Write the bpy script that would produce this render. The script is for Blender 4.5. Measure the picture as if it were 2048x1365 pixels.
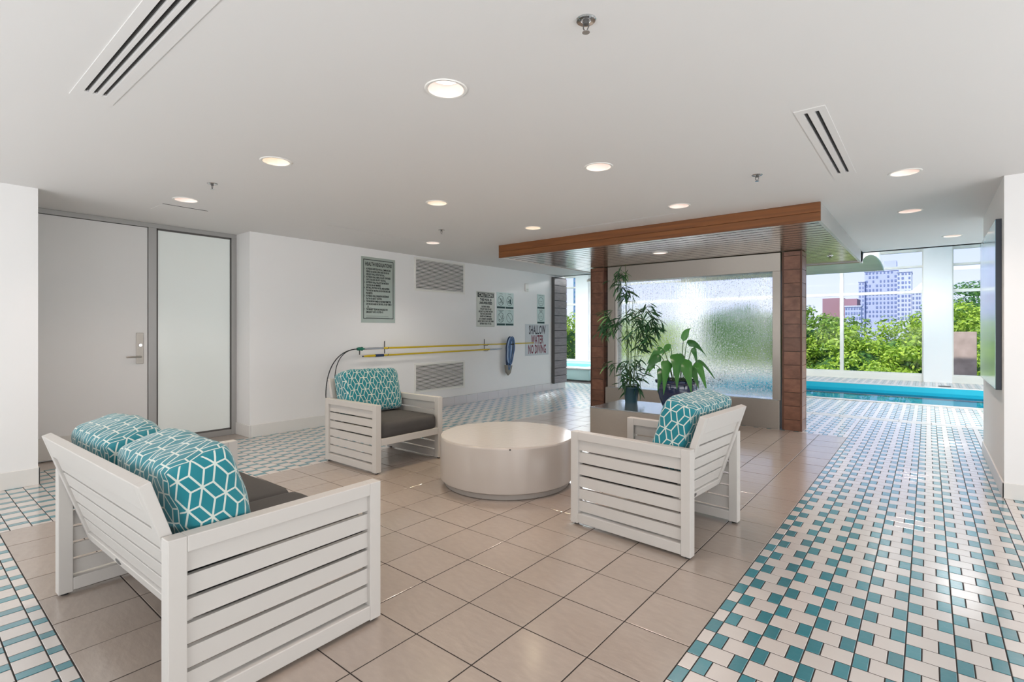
import bpy, bmesh, math, random
from mathutils import Vector, Matrix, Euler
random.seed(7)
R = math.radians
C = bpy.context.scene.collection
for o in list(bpy.data.objects): bpy.data.objects.remove(o)

# ------------------------------------------------------------------ camera
FPX, YAW, HY, CH = 1023.3, R(39.11), 660.6, 1.33
cam_d = bpy.data.cameras.new('camera'); cam = bpy.data.objects.new('camera', cam_d); C.objects.link(cam)
cam.location = (0, 0, CH); cam.rotation_euler = (R(90), 0, YAW)
cam_d.sensor_width = 36; cam_d.lens = FPX / 2048 * 36
cam_d.shift_y = (HY - 682.5) / 2048
cam_d.clip_start = .05; cam_d.clip_end = 3000
bpy.context.scene.camera = cam

# ------------------------------------------------------------------ sky, sun, lights, exposure
def lin(c):
    return tuple((x/255/12.92 if x/255 <= .04045 else ((x/255+.055)/1.055)**2.4) for x in c) + (1,)
W = bpy.data.worlds.new('sky'); bpy.context.scene.world = W; W.use_nodes = True
nt = W.node_tree; nt.nodes.clear()
wo = nt.nodes.new('ShaderNodeOutputWorld'); bg = nt.nodes.new('ShaderNodeBackground')
tc = nt.nodes.new('ShaderNodeTexCoord'); sx = nt.nodes.new('ShaderNodeSeparateXYZ'); cr = nt.nodes.new('ShaderNodeValToRGB')
nt.links.new(tc.outputs['Generated'], sx.inputs[0]); nt.links.new(sx.outputs['Z'], cr.inputs[0])
cr.color_ramp.elements[0].position = 0.0; cr.color_ramp.elements[0].color = lin((226, 232, 255))
cr.color_ramp.elements[1].position = .7; cr.color_ramp.elements[1].color = lin((120, 165, 235))
e = cr.color_ramp.elements.new(.14); e.color = lin((198, 213, 252))
nt.links.new(cr.outputs[0], bg.inputs[0]); bg.inputs[1].default_value = 1.2
nt.links.new(bg.outputs[0], wo.inputs[0])

def add_light(name, kind, loc, rot, energy, color=(1, 1, 1), size=None, parent=None, **kw):
    d = bpy.data.lights.new(name, kind); d.energy = energy; d.color = color
    if kind == 'AREA':
        d.shape = 'RECTANGLE'; d.size, d.size_y = size
    for k, v in kw.items(): setattr(d, k, v)
    o = bpy.data.objects.new(name, d); C.objects.link(o); o.location = loc; o.rotation_euler = rot
    if parent: o.parent = parent
    return o
add_light('sun', 'SUN', (0, 0, 20), (R(42), 0, R(-25)), 5.5, (1, .95, .86), angle=R(1))
# added fill lights behind and right of camera, tilted up to brighten the ceiling
add_light('rear_fill', 'AREA', (-2.0, -2.35, 1.2), (R(132), 0, 0), 185, (.97, .98, 1), (8, 2.0))
add_light('side_fill', 'AREA', (2.9, 1.6, 1.2), (R(112), 0, R(90)), 140, (.97, .98, 1), (6.4, 2.0))
# added fill lights under the pool hall ceiling, without fixtures
for k in range(3): add_light('hall_fill', 'AREA', (-8.5+5.2*k, 13.4 if k != 2 else 11.5, 3.40), (0, 0, 0), 380, (.93, .97, 1), (3.5, 1.2))

sc = bpy.context.scene
sc.view_settings.view_transform = 'Standard'; sc.view_settings.look = 'None'
sc.view_settings.exposure = 0.13; sc.view_settings.gamma = 1; sc.view_settings.use_curve_mapping = False
DOWN_E = 50.0

# ------------------------------------------------------------------ materials
MAT = {}
def mat(name, col, rough=.5, metal=0, spec=.5, bump=0, bscale=40, var=0, vscale=6, coat=0, cior=1.5, emit=None, objvar=0, stretch=None, isl=0):
    if name in MAT: return MAT[name]
    m = bpy.data.materials.new(name); m.use_nodes = True; n = m.node_tree; b = n.nodes['Principled BSDF']
    c = lin(col); b.inputs['Base Color'].default_value = c
    b.inputs['Roughness'].default_value = rough; b.inputs['Metallic'].default_value = metal
    b.inputs['Specular IOR Level'].default_value = spec; b.inputs['Coat Weight'].default_value = coat; b.inputs['Coat Roughness'].default_value = .17; b.inputs['Coat IOR'].default_value = cior
    t = n.nodes.new('ShaderNodeTexCoord'); src = t.outputs['Object']
    if stretch:
        mp = n.nodes.new('ShaderNodeMapping'); mp.inputs['Scale'].default_value = stretch
        n.links.new(src, mp.inputs[0]); src = mp.outputs[0]
    last = None
    if var:
        no = n.nodes.new('ShaderNodeTexNoise'); no.inputs['Scale'].default_value = vscale; no.inputs['Detail'].default_value = 5
        n.links.new(src, no.inputs[0])
        mr = n.nodes.new('ShaderNodeMapRange'); mr.inputs[1].default_value = .3; mr.inputs[2].default_value = .7
        mr.inputs[3].default_value = 1-var; mr.inputs[4].default_value = 1+var
        n.links.new(no.outputs[0], mr.inputs[0]); last = mr.outputs[0]
    if objvar:
        oi = n.nodes.new('ShaderNodeObjectInfo'); g = n.nodes.new('ShaderNodeNewGeometry')
        ad = n.nodes.new('ShaderNodeMath'); ad.operation = 'ADD'
        n.links.new(oi.outputs['Random'], ad.inputs[0]); n.links.new(g.outputs['Random Per Island'], ad.inputs[1])
        fr = n.nodes.new('ShaderNodeMath'); fr.operation = 'FRACT'; n.links.new(ad.outputs[0], fr.inputs[0])
        mr = n.nodes.new('ShaderNodeMapRange'); mr.inputs[3].default_value = 1-objvar; mr.inputs[4].default_value = 1+objvar
        n.links.new(fr.outputs[0], mr.inputs[0])
        if last:
            mu = n.nodes.new('ShaderNodeMath'); mu.operation = 'MULTIPLY'; n.links.new(last, mu.inputs[0]); n.links.new(mr.outputs[0], mu.inputs[1]); last = mu.outputs[0]
        else: last = mr.outputs[0]
    if last:
        vm = n.nodes.new('ShaderNodeVectorMath'); vm.operation = 'SCALE'; vm.inputs[0].default_value = c[:3]
        n.links.new(last, vm.inputs['Scale']); n.links.new(vm.outputs[0], b.inputs['Base Color'])
    if bump:
        no = n.nodes.new('ShaderNodeTexNoise'); no.inputs['Scale'].default_value = bscale; no.inputs['Detail'].default_value = 4
        n.links.new(src, no.inputs[0])
        bp = n.nodes.new('ShaderNodeBump'); bp.inputs['Strength'].default_value = bump; bp.inputs['Distance'].default_value = .01
        n.links.new(no.outputs[0], bp.inputs['Height']); n.links.new(bp.outputs[0], b.inputs['Normal'])
    if emit:
        b.inputs['Emission Color'].default_value = lin(emit[0]); b.inputs['Emission Strength'].default_value = emit[1]
    MAT[name] = m; return m

M_wall = mat('wall_paint', (240, 239, 238), .6, bump=.02, bscale=60)
M_ceil = mat('ceiling_paint', (226, 224, 222), .7)
M_trimw = mat('white_baseboard', (228, 226, 222), .35)
M_stone = mat('stone_tile', (163, 149, 138), .34, coat=.8, cior=1.8, bump=.3, bscale=9, var=.06, vscale=14, objvar=.05, stretch=(1, 2.5, 1))
M_white = mat('white_mosaic', (208, 200, 194), .35, coat=1, cior=2.3, bump=.12, bscale=25, objvar=.04)
M_teal = mat('teal_mosaic', (18, 124, 138), .3, coat=1, cior=2.3, bump=.15, bscale=25, objvar=.14)
M_grout = mat('grout', (46, 38, 34), .9)
M_pale = mat('pale_stone_band', (190, 186, 182), .3, bump=.1)
M_chair = mat('white_powder_coat', (196, 192, 187), .42, bump=.02, bscale=200)
M_grey = mat('grey_upholstery', (70, 67, 66), .8, bump=.25, bscale=350, var=.08)
M_table = mat('glazed_white_table', (184, 175, 167), .28, bump=.05, bscale=14, coat=.3)
M_tabletop = mat('glossy_tabletop', (212, 204, 197), .15, bump=.12, bscale=26, coat=.6)
M_steel = mat('brushed_steel', (172, 166, 158), .36, metal=.7, var=.05, vscale=30, stretch=(1, 1, 30))
M_steeltop = mat('steel_top', (196, 206, 214), .2, metal=.9, bump=.03, bscale=8)
M_alu = mat('anodised_frame', (168, 167, 165), .4, metal=.4)
M_door = mat('door_laminate', (222, 221, 219), .45)
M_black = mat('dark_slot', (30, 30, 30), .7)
M_chrome = mat('chrome', (200, 200, 200), .12, metal=1)
M_slot = mat('slot_grey', (88, 86, 84), .6)
M_whitep = mat('white_plastic', (235, 233, 228), .4)
M_yellow = mat('yellow_pole', (212, 182, 22), .35)
M_silver = mat('silver_tube', (190, 194, 202), .25, metal=.6)
M_wire = mat('black_cable', (32, 34, 38), .5)
M_green = mat('green_plastic', (20, 110, 90), .4)
M_navy = mat('navy_plastic', (22, 48, 84), .35)
M_hose = mat('blue_hose', (70, 105, 150), .3)
M_hose2 = mat('pale_blue_hose', (170, 195, 225), .3)
M_mesh = mat('grey_mesh', (140, 135, 125), .7)
M_signg = mat('sign_silver_green', (176, 186, 178), .3, metal=.2)
M_signw = mat('sign_pale', (205, 207, 198), .35)
M_signb = mat('sign_mint', (196, 214, 210), .35)
M_sign3 = mat('sign_grey_white', (205, 208, 212), .3)
M_ink = mat('black_ink', (28, 34, 34), .6)
M_inkg = mat('grey_ink', (66, 60, 70), .6)
M_inkr = mat('maroon_ink', (120, 28, 52), .6)
M_inkt = mat('dark_green_ink', (34, 66, 66), .6)
M_mull = mat('window_frame_white', (232, 230, 222), .4)
M_soil = mat('soil', (50, 38, 28), .95, bump=.5, bscale=60)
M_pot1 = mat('dark_teal_pot', (28, 62, 74), .45)
M_pot2 = mat('navy_glaze', (12, 32, 68), .06, coat=.8)
M_cane = mat('green_cane', (70, 100, 48), .5)
M_leafb = mat('narrow_leaf', (44, 88, 52), .45, objvar=.4)
M_leafb2 = mat('narrow_leaf_lit', (104, 146, 88), .5, objvar=.2)  # paler copy for left-side leaves, the light on them put into the colour
M_artside = mat('art_edge', (62, 70, 82), .5)
M_conc = mat('concrete', (150, 135, 128), .9, bump=.2, bscale=10, var=.25, vscale=3)
M_basin = mat('pool_tile', (45, 178, 198), .3)
M_basin2 = mat('pool_band', (0, 88, 118), .3)
M_white2 = mat('hot_tub_tile', (190, 222, 220), .25)

def wood(name, a, b_, rough=.4, scale=(2, 30, 30), ov=.12):
    m = bpy.data.materials.new(name); m.use_nodes = True; n = m.node_tree; b = n.nodes['Principled BSDF']
    t = n.nodes.new('ShaderNodeTexCoord'); mp = n.nodes.new('ShaderNodeMapping'); mp.inputs['Scale'].default_value = scale
    oi = n.nodes.new('ShaderNodeObjectInfo')
    no = n.nodes.new('ShaderNodeTexNoise'); no.noise_dimensions = '4D'; no.inputs['Scale'].default_value = 1; no.inputs['Detail'].default_value = 6; no.inputs['Distortion'].default_value = .6
    r = n.nodes.new('ShaderNodeValToRGB'); r.color_ramp.elements[0].color = lin(a); r.color_ramp.elements[1].color = lin(b_)
    r.color_ramp.elements[0].position = .3; r.color_ramp.elements[1].position = .7
    wm = n.nodes.new('ShaderNodeMath'); wm.operation = 'MULTIPLY'; wm.inputs[1].default_value = 50
    n.links.new(oi.outputs['Random'], wm.inputs[0]); n.links.new(wm.outputs[0], no.inputs['W'])
    n.links.new(t.outputs['Object'], mp.inputs[0]); n.links.new(mp.outputs[0], no.inputs[0]); n.links.new(no.outputs[0], r.inputs[0])
    mr = n.nodes.new('ShaderNodeMapRange'); mr.inputs[3].default_value = 1-ov; mr.inputs[4].default_value = 1+ov
    n.links.new(oi.outputs['Random'], mr.inputs[0])
    vm = n.nodes.new('ShaderNodeVectorMath'); vm.operation = 'SCALE'; n.links.new(r.outputs[0], vm.inputs[0]); n.links.new(mr.outputs[0], vm.inputs['Scale'])
    n.links.new(vm.outputs[0], b.inputs['Base Color']); b.inputs['Roughness'].default_value = rough
    MAT[name] = m; return m
M_fascia = wood('fascia_wood', (108, 62, 28), (140, 86, 40), .5, (1.2, 20, 25))
M_colw = wood('column_wood', (112, 74, 58), (146, 102, 80), .36, (8, 3, 14), .2)
M_coledge = wood('column_edge_wood', (88, 56, 44), (112, 76, 60), .5, (20, 20, 3))
M_soffit = wood('soffit_wood', (150, 118, 94), (176, 142, 116), .2, (1.5, 30, 30), .06)
M_soffit.node_tree.nodes['Principled BSDF'].inputs['Coat Weight'].default_value = 1; M_soffit.node_tree.nodes['Principled BSDF'].inputs['Coat Roughness'].default_value = .2; M_soffit.node_tree.nodes['Principled BSDF'].inputs['Coat IOR'].default_value = 2.5
M_wave = wood('wave_wood', (186, 176, 148), (212, 202, 176), .35, (1.5, 20, 20), .05)
M_louv = wood('grey_plank', (120, 112, 116), (146, 138, 140), .45, (6, 6, 40), .06)

def leafmat(name, a, b_, transl=.35, rough=.45):
    m = bpy.data.materials.new(name); m.use_nodes = True; n = m.node_tree; b = n.nodes['Principled BSDF']
    g = n.nodes.new('ShaderNodeNewGeometry'); oi = n.nodes.new('ShaderNodeObjectInfo')
    ad = n.nodes.new('ShaderNodeMath'); ad.operation = 'ADD'; n.links.new(g.outputs['Random Per Island'], ad.inputs[0]); n.links.new(oi.outputs['Random'], ad.inputs[1])
    fr = n.nodes.new('ShaderNodeMath'); fr.operation = 'FRACT'; n.links.new(ad.outputs[0], fr.inputs[0])
    r = n.nodes.new('ShaderNodeValToRGB'); r.color_ramp.elements[0].color = lin(a); r.color_ramp.elements[1].color = lin(b_)
    n.links.new(fr.outputs[0], r.inputs[0]); n.links.new(r.outputs[0], b.inputs['Base Color']); b.inputs['Roughness'].default_value = rough
    tr = n.nodes.new('ShaderNodeBsdfTranslucent'); n.links.new(r.outputs[0], tr.inputs[0])
    mx = n.nodes.new('ShaderNodeMixShader'); mx.inputs[0].default_value = transl
    out = n.nodes['Material Output']; n.links.new(b.outputs[0], mx.inputs[1]); n.links.new(tr.outputs[0], mx.inputs[2]); n.links.new(mx.outputs[0], out.inputs[0])
    MAT[name] = m; return m
M_tree = [leafmat('tree_leaf_bright', (118, 158, 34), (190, 214, 84), .4), leafmat('tree_leaf_mid', (84, 126, 40), (158, 190, 76), .4), leafmat('tree_leaf_dark', (50, 100, 50), (110, 160, 80), .35)]
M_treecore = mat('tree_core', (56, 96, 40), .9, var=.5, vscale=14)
M_bark = mat('bark', (80, 66, 52), .9)
M_lily = leafmat('lily_leaf', (26, 76, 36), (74, 138, 62), .22, .28)

# glass of windows: thin, mostly clear
def paneglass(name, tint=(.985, .985, .99, 1), ior=1.45):
    m = bpy.data.materials.new(name); m.use_nodes = True; n = m.node_tree; n.nodes.remove(n.nodes['Principled BSDF'])
    t = n.nodes.new('ShaderNodeBsdfTransparent'); t.inputs[0].default_value = tint
    g = n.nodes.new('ShaderNodeBsdfGlossy'); g.inputs['Roughness'].default_value = .02
    f = n.nodes.new('ShaderNodeLayerWeight'); f.inputs[0].default_value = .5; mx = n.nodes.new('ShaderNodeMixShader')
    p5 = n.nodes.new('ShaderNodeMath'); p5.operation = 'POWER'; p5.inputs[1].default_value = 5; n.links.new(f.outputs['Facing'], p5.inputs[0])
    ma = n.nodes.new('ShaderNodeMath'); ma.operation = 'MULTIPLY_ADD'; ma.inputs[1].default_value = .5; ma.inputs[2].default_value = .008; n.links.new(p5.outputs[0], ma.inputs[0])
    n.links.new(ma.outputs[0], mx.inputs[0]); n.links.new(t.outputs[0], mx.inputs[1]); n.links.new(g.outputs[0], mx.inputs[2])
    n.links.new(mx.outputs[0], n.nodes['Material Output'].inputs[0]); return m
M_pane = paneglass('clear_pane')
# frosted sidelight
M_frost = mat('frosted_glass', (240, 246, 243), .12, coat=.2)
# falling water on glass
def watermat():
    m = bpy.data.materials.new('falling_water'); m.use_nodes = True; n = m.node_tree; b = n.nodes['Principled BSDF']
    b.inputs['Transmission Weight'].default_value = 1; b.inputs['IOR'].default_value = 1.33; b.inputs['Roughness'].default_value = .02
    b.inputs['Base Color'].default_value = (.97, .97, .98, 1)
    t = n.nodes.new('ShaderNodeTexCoord'); sep = n.nodes.new('ShaderNodeSeparateXYZ'); n.links.new(t.outputs['Object'], sep.inputs[0])
    def noise(scale, vec, det=3, dist=0):
        mp = n.nodes.new('ShaderNodeMapping'); mp.inputs['Scale'].default_value = vec; n.links.new(t.outputs['Object'], mp.inputs[0])
        no = n.nodes.new('ShaderNodeTexNoise'); no.inputs['Scale'].default_value = scale; no.inputs['Detail'].default_value = det; no.inputs['Distortion'].default_value = dist
        n.links.new(mp.outputs[0], no.inputs[0]); return no.outputs[0]
    s1 = noise(1, (42, 1, 3.0), 2, .5)      # vertical rivulets
    s2 = noise(1, (60, 1, 34), 3, 1.0)      # broken ripples
    mr = n.nodes.new('ShaderNodeMapRange'); mr.inputs[1].default_value = .8; mr.inputs[2].default_value = 1.9; n.links.new(sep.outputs['Z'], mr.inputs[0])
    mx = n.nodes.new('ShaderNodeMix'); mx.data_type = 'FLOAT'; n.links.new(mr.outputs[0], mx.inputs[0]); n.links.new(s2, mx.inputs[2]); n.links.new(s1, mx.inputs[3])
    bp = n.nodes.new('ShaderNodeBump'); bp.inputs['Strength'].default_value = 1; bp.inputs['Distance'].default_value = .0036
    n.links.new(mx.outputs[0], bp.inputs['Height']); n.links.new(bp.outputs[0], b.inputs['Normal'])
    s3 = noise(1, (95, 1, 60), 2, .6)
    # foam, with sparkle glints put in as white flecks
    d = n.nodes.new('ShaderNodeBsdfTranslucent'); d.inputs[0].default_value = (.9, .95, 1, 1)
    ms = n.nodes.new('ShaderNodeMixShader'); r = n.nodes.new('ShaderNodeMapRange'); r.inputs[1].default_value = .60; r.inputs[2].default_value = .66; r.inputs[4].default_value = .5
    n.links.new(s3, r.inputs[0]); n.links.new(r.outputs[0], ms.inputs[0]); n.links.new(b.outputs[0], ms.inputs[1]); n.links.new(d.outputs[0], ms.inputs[2])
    n.links.new(ms.outputs[0], n.nodes['Material Output'].inputs[0]); return m
M_fall = watermat()
def poolwater():
    m = paneglass('pool_water', (.50, .88, .93, 1), 1.5); n = m.node_tree
    no = n.nodes.new('ShaderNodeTexNoise'); no.inputs['Scale'].default_value = 2.5; t = n.nodes.new('ShaderNodeTexCoord'); n.links.new(t.outputs['Object'], no.inputs[0])
    bp = n.nodes.new('ShaderNodeBump'); bp.inputs['Strength'].default_value = .1; bp.inputs['Distance'].default_value = .02
    n.links.new(no.outputs[0], bp.inputs['Height'])
    for k in n.nodes:
        if k.bl_idname in ('ShaderNodeBsdfGlossy', 'ShaderNodeLayerWeight'): n.links.new(bp.outputs[0], k.inputs['Normal'])
    return m
M_pool = poolwater()
# teal fabric printed with a pale lattice of six-rayed stars and double lines
def fabric():
    m = bpy.data.materials.new('teal_lattice_fabric'); m.use_nodes = True; n = m.node_tree; b = n.nodes['Principled BSDF']
    Wd, Hd, s, hw = .131, .122, .039, .0034
    def mth(op, a, b_=None, c=None):
        k = n.nodes.new('ShaderNodeMath'); k.operation = op
        for i, v in enumerate((a, b_, c)):
            if v is None: continue
            if isinstance(v, (int, float)): k.inputs[i].default_value = v
            else: n.links.new(v, k.inputs[i])
        return k.outputs[0]
    uv = n.nodes.new('ShaderNodeUVMap'); sp = n.nodes.new('ShaderNodeSeparateXYZ'); n.links.new(uv.outputs[0], sp.inputs[0])
    x = mth('PINGPONG', sp.outputs[0], Wd/2); y = mth('PINGPONG', sp.outputs[1], Hd/2)
    L = math.hypot(Wd/2-s, Hd/2); dx, dy = (Wd/2-s)/L, (Hd/2)/L
    def lined(x0): return mth('ABSOLUTE', mth('SUBTRACT', mth('MULTIPLY', mth('SUBTRACT', x, x0), dy), mth('MULTIPLY', y, dx)))
    dA = lined(0); dB = lined(s)
    dC = mth('ADD', y, mth('MULTIPLY', mth('GREATER_THAN', x, s), 1))
    dD = mth('ADD', mth('SUBTRACT', Hd/2, y), mth('MULTIPLY', mth('LESS_THAN', x, Wd/2-s), 1))
    d = mth('MINIMUM', mth('MINIMUM', dA, dB), mth('MINIMUM', dC, dD))
    mask = mth('LESS_THAN', d, hw)
    mx = n.nodes.new('ShaderNodeMix'); mx.data_type = 'RGBA'; n.links.new(mask, mx.inputs[0])
    mx.inputs[6].default_value = lin((0, 116, 128)); mx.inputs[7].default_value = lin((196, 204, 196))
    n.links.new(mx.outputs[2], b.inputs['Base Color']); b.inputs['Roughness'].default_value = .8; b.inputs['Sheen Weight'].default_value = .3
    no = n.nodes.new('ShaderNodeTexNoise'); no.inputs['Scale'].default_value = 400; n.links.new(uv.outputs[0], no.inputs[0])
    bp = n.nodes.new('ShaderNodeBump'); bp.inputs['Strength'].default_value = .15; bp.inputs['Distance'].default_value = .002
    n.links.new(no.outputs[0], bp.inputs['Height']); n.links.new(bp.outputs[0], b.inputs['Normal']); return m
M_fab = fabric()
def artmat():
    m = bpy.data.materials.new('art_reflection'); m.use_nodes = True; n = m.node_tree; b = n.nodes['Principled BSDF']
    t = n.nodes.new('ShaderNodeTexCoord'); sp = n.nodes.new('ShaderNodeSeparateXYZ'); n.links.new(t.outputs['Object'], sp.inputs[0])
    mp = n.nodes.new('ShaderNodeMapping'); mp.inputs['Scale'].default_value = (1, 5, .5); n.links.new(t.outputs['Object'], mp.inputs[0])
    no = n.nodes.new('ShaderNodeTexNoise'); no.inputs['Scale'].default_value = 2; n.links.new(mp.outputs[0], no.inputs[0])
    a = n.nodes.new('ShaderNodeMath'); a.operation = 'MULTIPLY_ADD'; a.inputs[1].default_value = .35; n.links.new(no.outputs[0], a.inputs[0]); n.links.new(sp.outputs[2], a.inputs[2])
    r = n.nodes.new('ShaderNodeValToRGB'); mr = n.nodes.new('ShaderNodeMapRange'); mr.inputs[1].default_value = 0; mr.inputs[2].default_value = 1.6; n.links.new(a.outputs[0], mr.inputs[0]); n.links.new(mr.outputs[0], r.inputs[0])
    el = r.color_ramp.elements; el[0].color = lin((150, 215, 220)); el[1].color = lin((95, 180, 205))
    k = el.new(.3); k.color = lin((150, 220, 190)); k = el.new(.6); k.color = lin((160, 205, 235))  # blue-green gradient carries the window reflection as painted colour
    n.links.new(r.outputs[0], b.inputs['Base Color']); b.inputs['Roughness'].default_value = .3; b.inputs['Coat Weight'].default_value = 1; b.inputs['Coat IOR'].default_value = 1.8; b.inputs['Coat Roughness'].default_value = .12; return m
M_art = artmat()

# ------------------------------------------------------------------ mesh helpers
class MB:
    """collects shapes; build() links them as ONE mesh object"""
    def __init__(s): s.v = []; s.f = []; s.uv = None
    def add(s, vs, fs):
        k = len(s.v); s.v += [tuple(v) for v in vs]; s.f += [tuple(k+i for i in f) for f in fs]; return s
    def box(s, x0, x1, y0, y1, z0, z1, m=None):
        vs = [Vector((x, y, z)) for z in (z0, z1) for y in (y0, y1) for x in (x0, x1)]
        if m is not None: vs = [m @ v for v in vs]
        return s.add(vs, [(0, 2, 3, 1), (4, 5, 7, 6), (0, 1, 5, 4), (2, 6, 7, 3), (0, 4, 6, 2), (1, 3, 7, 5)])
    def lathe(s, prof, n=48, c=(0, 0, 0), m=None, a0=0, a1=2*math.pi):
        full = abs(a1-a0-2*math.pi) < 1e-6; vs = []; cnt = n if full else n+1
        for r, z in prof:
            for i in range(cnt):
                a = a0+(a1-a0)*i/n; vs.append(Vector((c[0]+r*math.cos(a), c[1]+r*math.sin(a), c[2]+z)))
        if m is not None: vs = [m @ v for v in vs]
        fs = []
        for j in range(len(prof)-1):
            for i in range(n):
                i2 = (i+1) % cnt if full else i+1
                fs.append((j*cnt+i, j*cnt+i2, (j+1)*cnt+i2, (j+1)*cnt+i))
        return s.add(vs, fs)
    def disc(s, r, z, n=32, c=(0, 0, 0), flip=False, m=None):
        vs = [Vector((c[0]+r*math.cos(2*math.pi*i/n), c[1]+r*math.sin(2*math.pi*i/n), c[2]+z)) for i in range(n)]
        if m is not None: vs = [m @ v for v in vs]
        return s.add(vs, [tuple(range(n))[::-1] if flip else tuple(range(n))])
    def tube(s, pts, r, n=8, caps=True):
        pts = [Vector(p) for p in pts]; vs = []; up = Vector((0, 0, 1)); prev = None
        for i, p in enumerate(pts):
            d = (pts[min(i+1, len(pts)-1)] - pts[max(i-1, 0)]).normalized()
            a = d.cross(up if abs(d.dot(up)) < .95 else Vector((1, 0, 0))).normalized() if prev is None else (prev - d*prev.dot(d)).normalized()
            prev = a; b = d.cross(a); rr = r[i] if isinstance(r, (list, tuple)) else r
            for k in range(n):
                t = 2*math.pi*k/n; vs.append(p + a*math.cos(t)*rr + b*math.sin(t)*rr)
        fs = [(i*n+k, i*n+(k+1) % n, (i+1)*n+(k+1) % n, (i+1)*n+k) for i in range(len(pts)-1) for k in range(n)]
        if caps: fs += [tuple(range(n))[::-1], tuple((len(pts)-1)*n+k for k in range(n))]
        return s.add(vs, fs)
    def mesh(s, name='mesh'):
        me = bpy.data.meshes.new(name); me.from_pydata(s.v, [], s.f); me.update(); return me
    def build(s, name, m, parent=None, smooth=False, bevel=0, loc=None, seg=2):
        me = s.mesh(name); o = link(name, me, m, parent, loc)
        fixnormals(me)
        if smooth: shade(me)
        if bevel: bev(o, bevel, seg)
        return o
def fixnormals(me):
    b = bmesh.new(); b.from_mesh(me); bmesh.ops.recalc_face_normals(b, faces=b.faces); b.to_mesh(me); b.free()
def shade(me, ang=40):
    for p in me.polygons: p.use_smooth = True
    try: me.set_sharp_from_angle(angle=R(ang))
    except Exception: pass
def bev(o, w, seg=2):
    k = o.modifiers.new('bevel', 'BEVEL'); k.width = w; k.segments = seg; k.limit_method = 'ANGLE'; k.angle_limit = R(50); k.harden_normals = False
def link(name, me, m=None, parent=None, loc=None):
    o = bpy.data.objects.new(name, me); C.objects.link(o)
    if m is not None and not me.materials: me.materials.append(m)
    if parent is not None: o.parent = parent
    if loc is not None: o.location = loc
    return o
def tag(o, label, cat, group=None, kind=None):
    o['label'] = label; o['category'] = cat
    if group: o['group'] = group
    if kind: o['kind'] = kind
    return o
def struct(o): o['kind'] = 'structure'; return o
def thing(name, label, cat, loc=(0, 0, 0), rz=0, group=None):
    o = bpy.data.objects.new(name, None); C.objects.link(o); o.location = loc; o.rotation_euler = (0, 0, rz); o.empty_display_size = .1
    return tag(o, label, cat, group)
KIDS = {}
def kids(o): return [c for c in C.objects if c.parent == o]
def copy_tree(o, parent=None, keep=None):
    c = o.copy(); C.objects.link(c)
    if parent is not None: c.parent = parent
    for ch in kids(o): copy_tree(ch, c)
    return c

# ------------------------------------------------------------------ FLOOR
# mosaic: teal tiles one unit wide, white ones two units wide; every row is shifted
GAP = .005
teal, white = [], []
def mosaic(x0, x1, y0, y1, u, py, pitch, cx, shift):
    k = math.floor((y0-py)/pitch)
    while py+k*pitch < y1:
        ya, yb = max(y0, py+k*pitch), min(y1, py+(k+1)*pitch)
        if yb-ya > .012:
            x = cx + (shift*u if k % 2 else 0); x += math.floor((x0-x)/(3*u)-1)*3*u
            while x < x1:
                for a, b, L in ((x, x+u, teal), (x+u, x+3*u, white)):
                    a, b = max(a, x0), min(b, x1)
                    if b-a > .012: L.append((a+GAP/2, b-GAP/2, ya+GAP/2, yb-GAP/2))
                x += 3*u
        k += 1
SX0, SX1, SY0, SY1 = -4.715, -.775, .480, 7.53
BY0, BY1 = 9.27, 9.50
mosaic(SX1, .467, -1.2, BY0, .054, 2.524, .1065, -.0735-.054, 1)
mosaic(.467, 3.0, -1.2, 5.59, .054, 2.524, .1065, -.0735-.054, 1)
mosaic(-6.5, SX1, -1.2, SY0, .0547, .4265, .1072, -2.900+.0547, -1)
mosaic(-6.5, SX0, SY0, 9.93, .0547, .4265, .1072, -2.900+.0547, -1)
mosaic(SX0, SX1, SY1, BY0, .054, 2.524, .1065, -.0735-.054, 1)
mosaic(SX0, SX1, BY1, 11.68, .054, 2.524, .1065, -.0735-.054, 1)
mosaic(SX1, 4.0, BY1, 11.68, .054, 2.524, .1065, -.0735-.054, 1)
mosaic(.467, 3.0, 7.53, BY0, .054, 2.524, .1065, -.0735-.054, 1)
mosaic(-11.9, 5.0, 15.25, 17.0, .054, 2.524, .1065, -.0735-.054, 1)
mosaic(-11.9, -6.5, 9.93, 11.0, .054, 2.524, .1065, -.0735-.054, 1)
mosaic(-6.5, SX0, 9.93, 15.25, .054, 2.524, .1065, -.0735-.054, 1)

fl = MB()
def slab(x0, x1, y0, y1): fl.box(x0, x1, y0, y1, -.3, -.0016)
slab(-12.2, 6.2, -2.8, 11.675); slab(-12.2, -4.005, 11.675, 15.24); slab(4.905, 6.2, 11.675, 15.24); slab(-12.2, 6.2, 15.24, 17.4)
floor = struct(fl.build('floor', M_grout))
def tile_faces(mb, x0, x1, y0, y1, z=0, c=.0016, t=.006):
    vs = [(x0, y0, z-t), (x1, y0, z-t), (x1, y1, z-t), (x0, y1, z-t), (x0, y0, z-c*.6), (x1, y0, z-c*.6), (x1, y1, z-c*.6), (x0, y1, z-c*.6),
          (x0+c, y0+c, z), (x1-c, y0+c, z), (x1-c, y1-c, z), (x0+c, y1-c, z)]
    fs = [(8, 9, 10, 11)] + [(a, (a+1) % 4, (a+1) % 4+4, a+4) for a in range(4)] + [(a+4, (a+1) % 4+4, (a+1) % 4+8, a+8) for a in range(4)]
    mb.add(vs, fs)
def proj(x, y, z=0):
    d = -x*math.sin(YAW)+y*math.cos(YAW); r = x*math.cos(YAW)+y*math.sin(YAW)
    return (1024+FPX*r/d, HY+FPX*(CH-z)/d, d) if d > .2 else (None, None, d)
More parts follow.
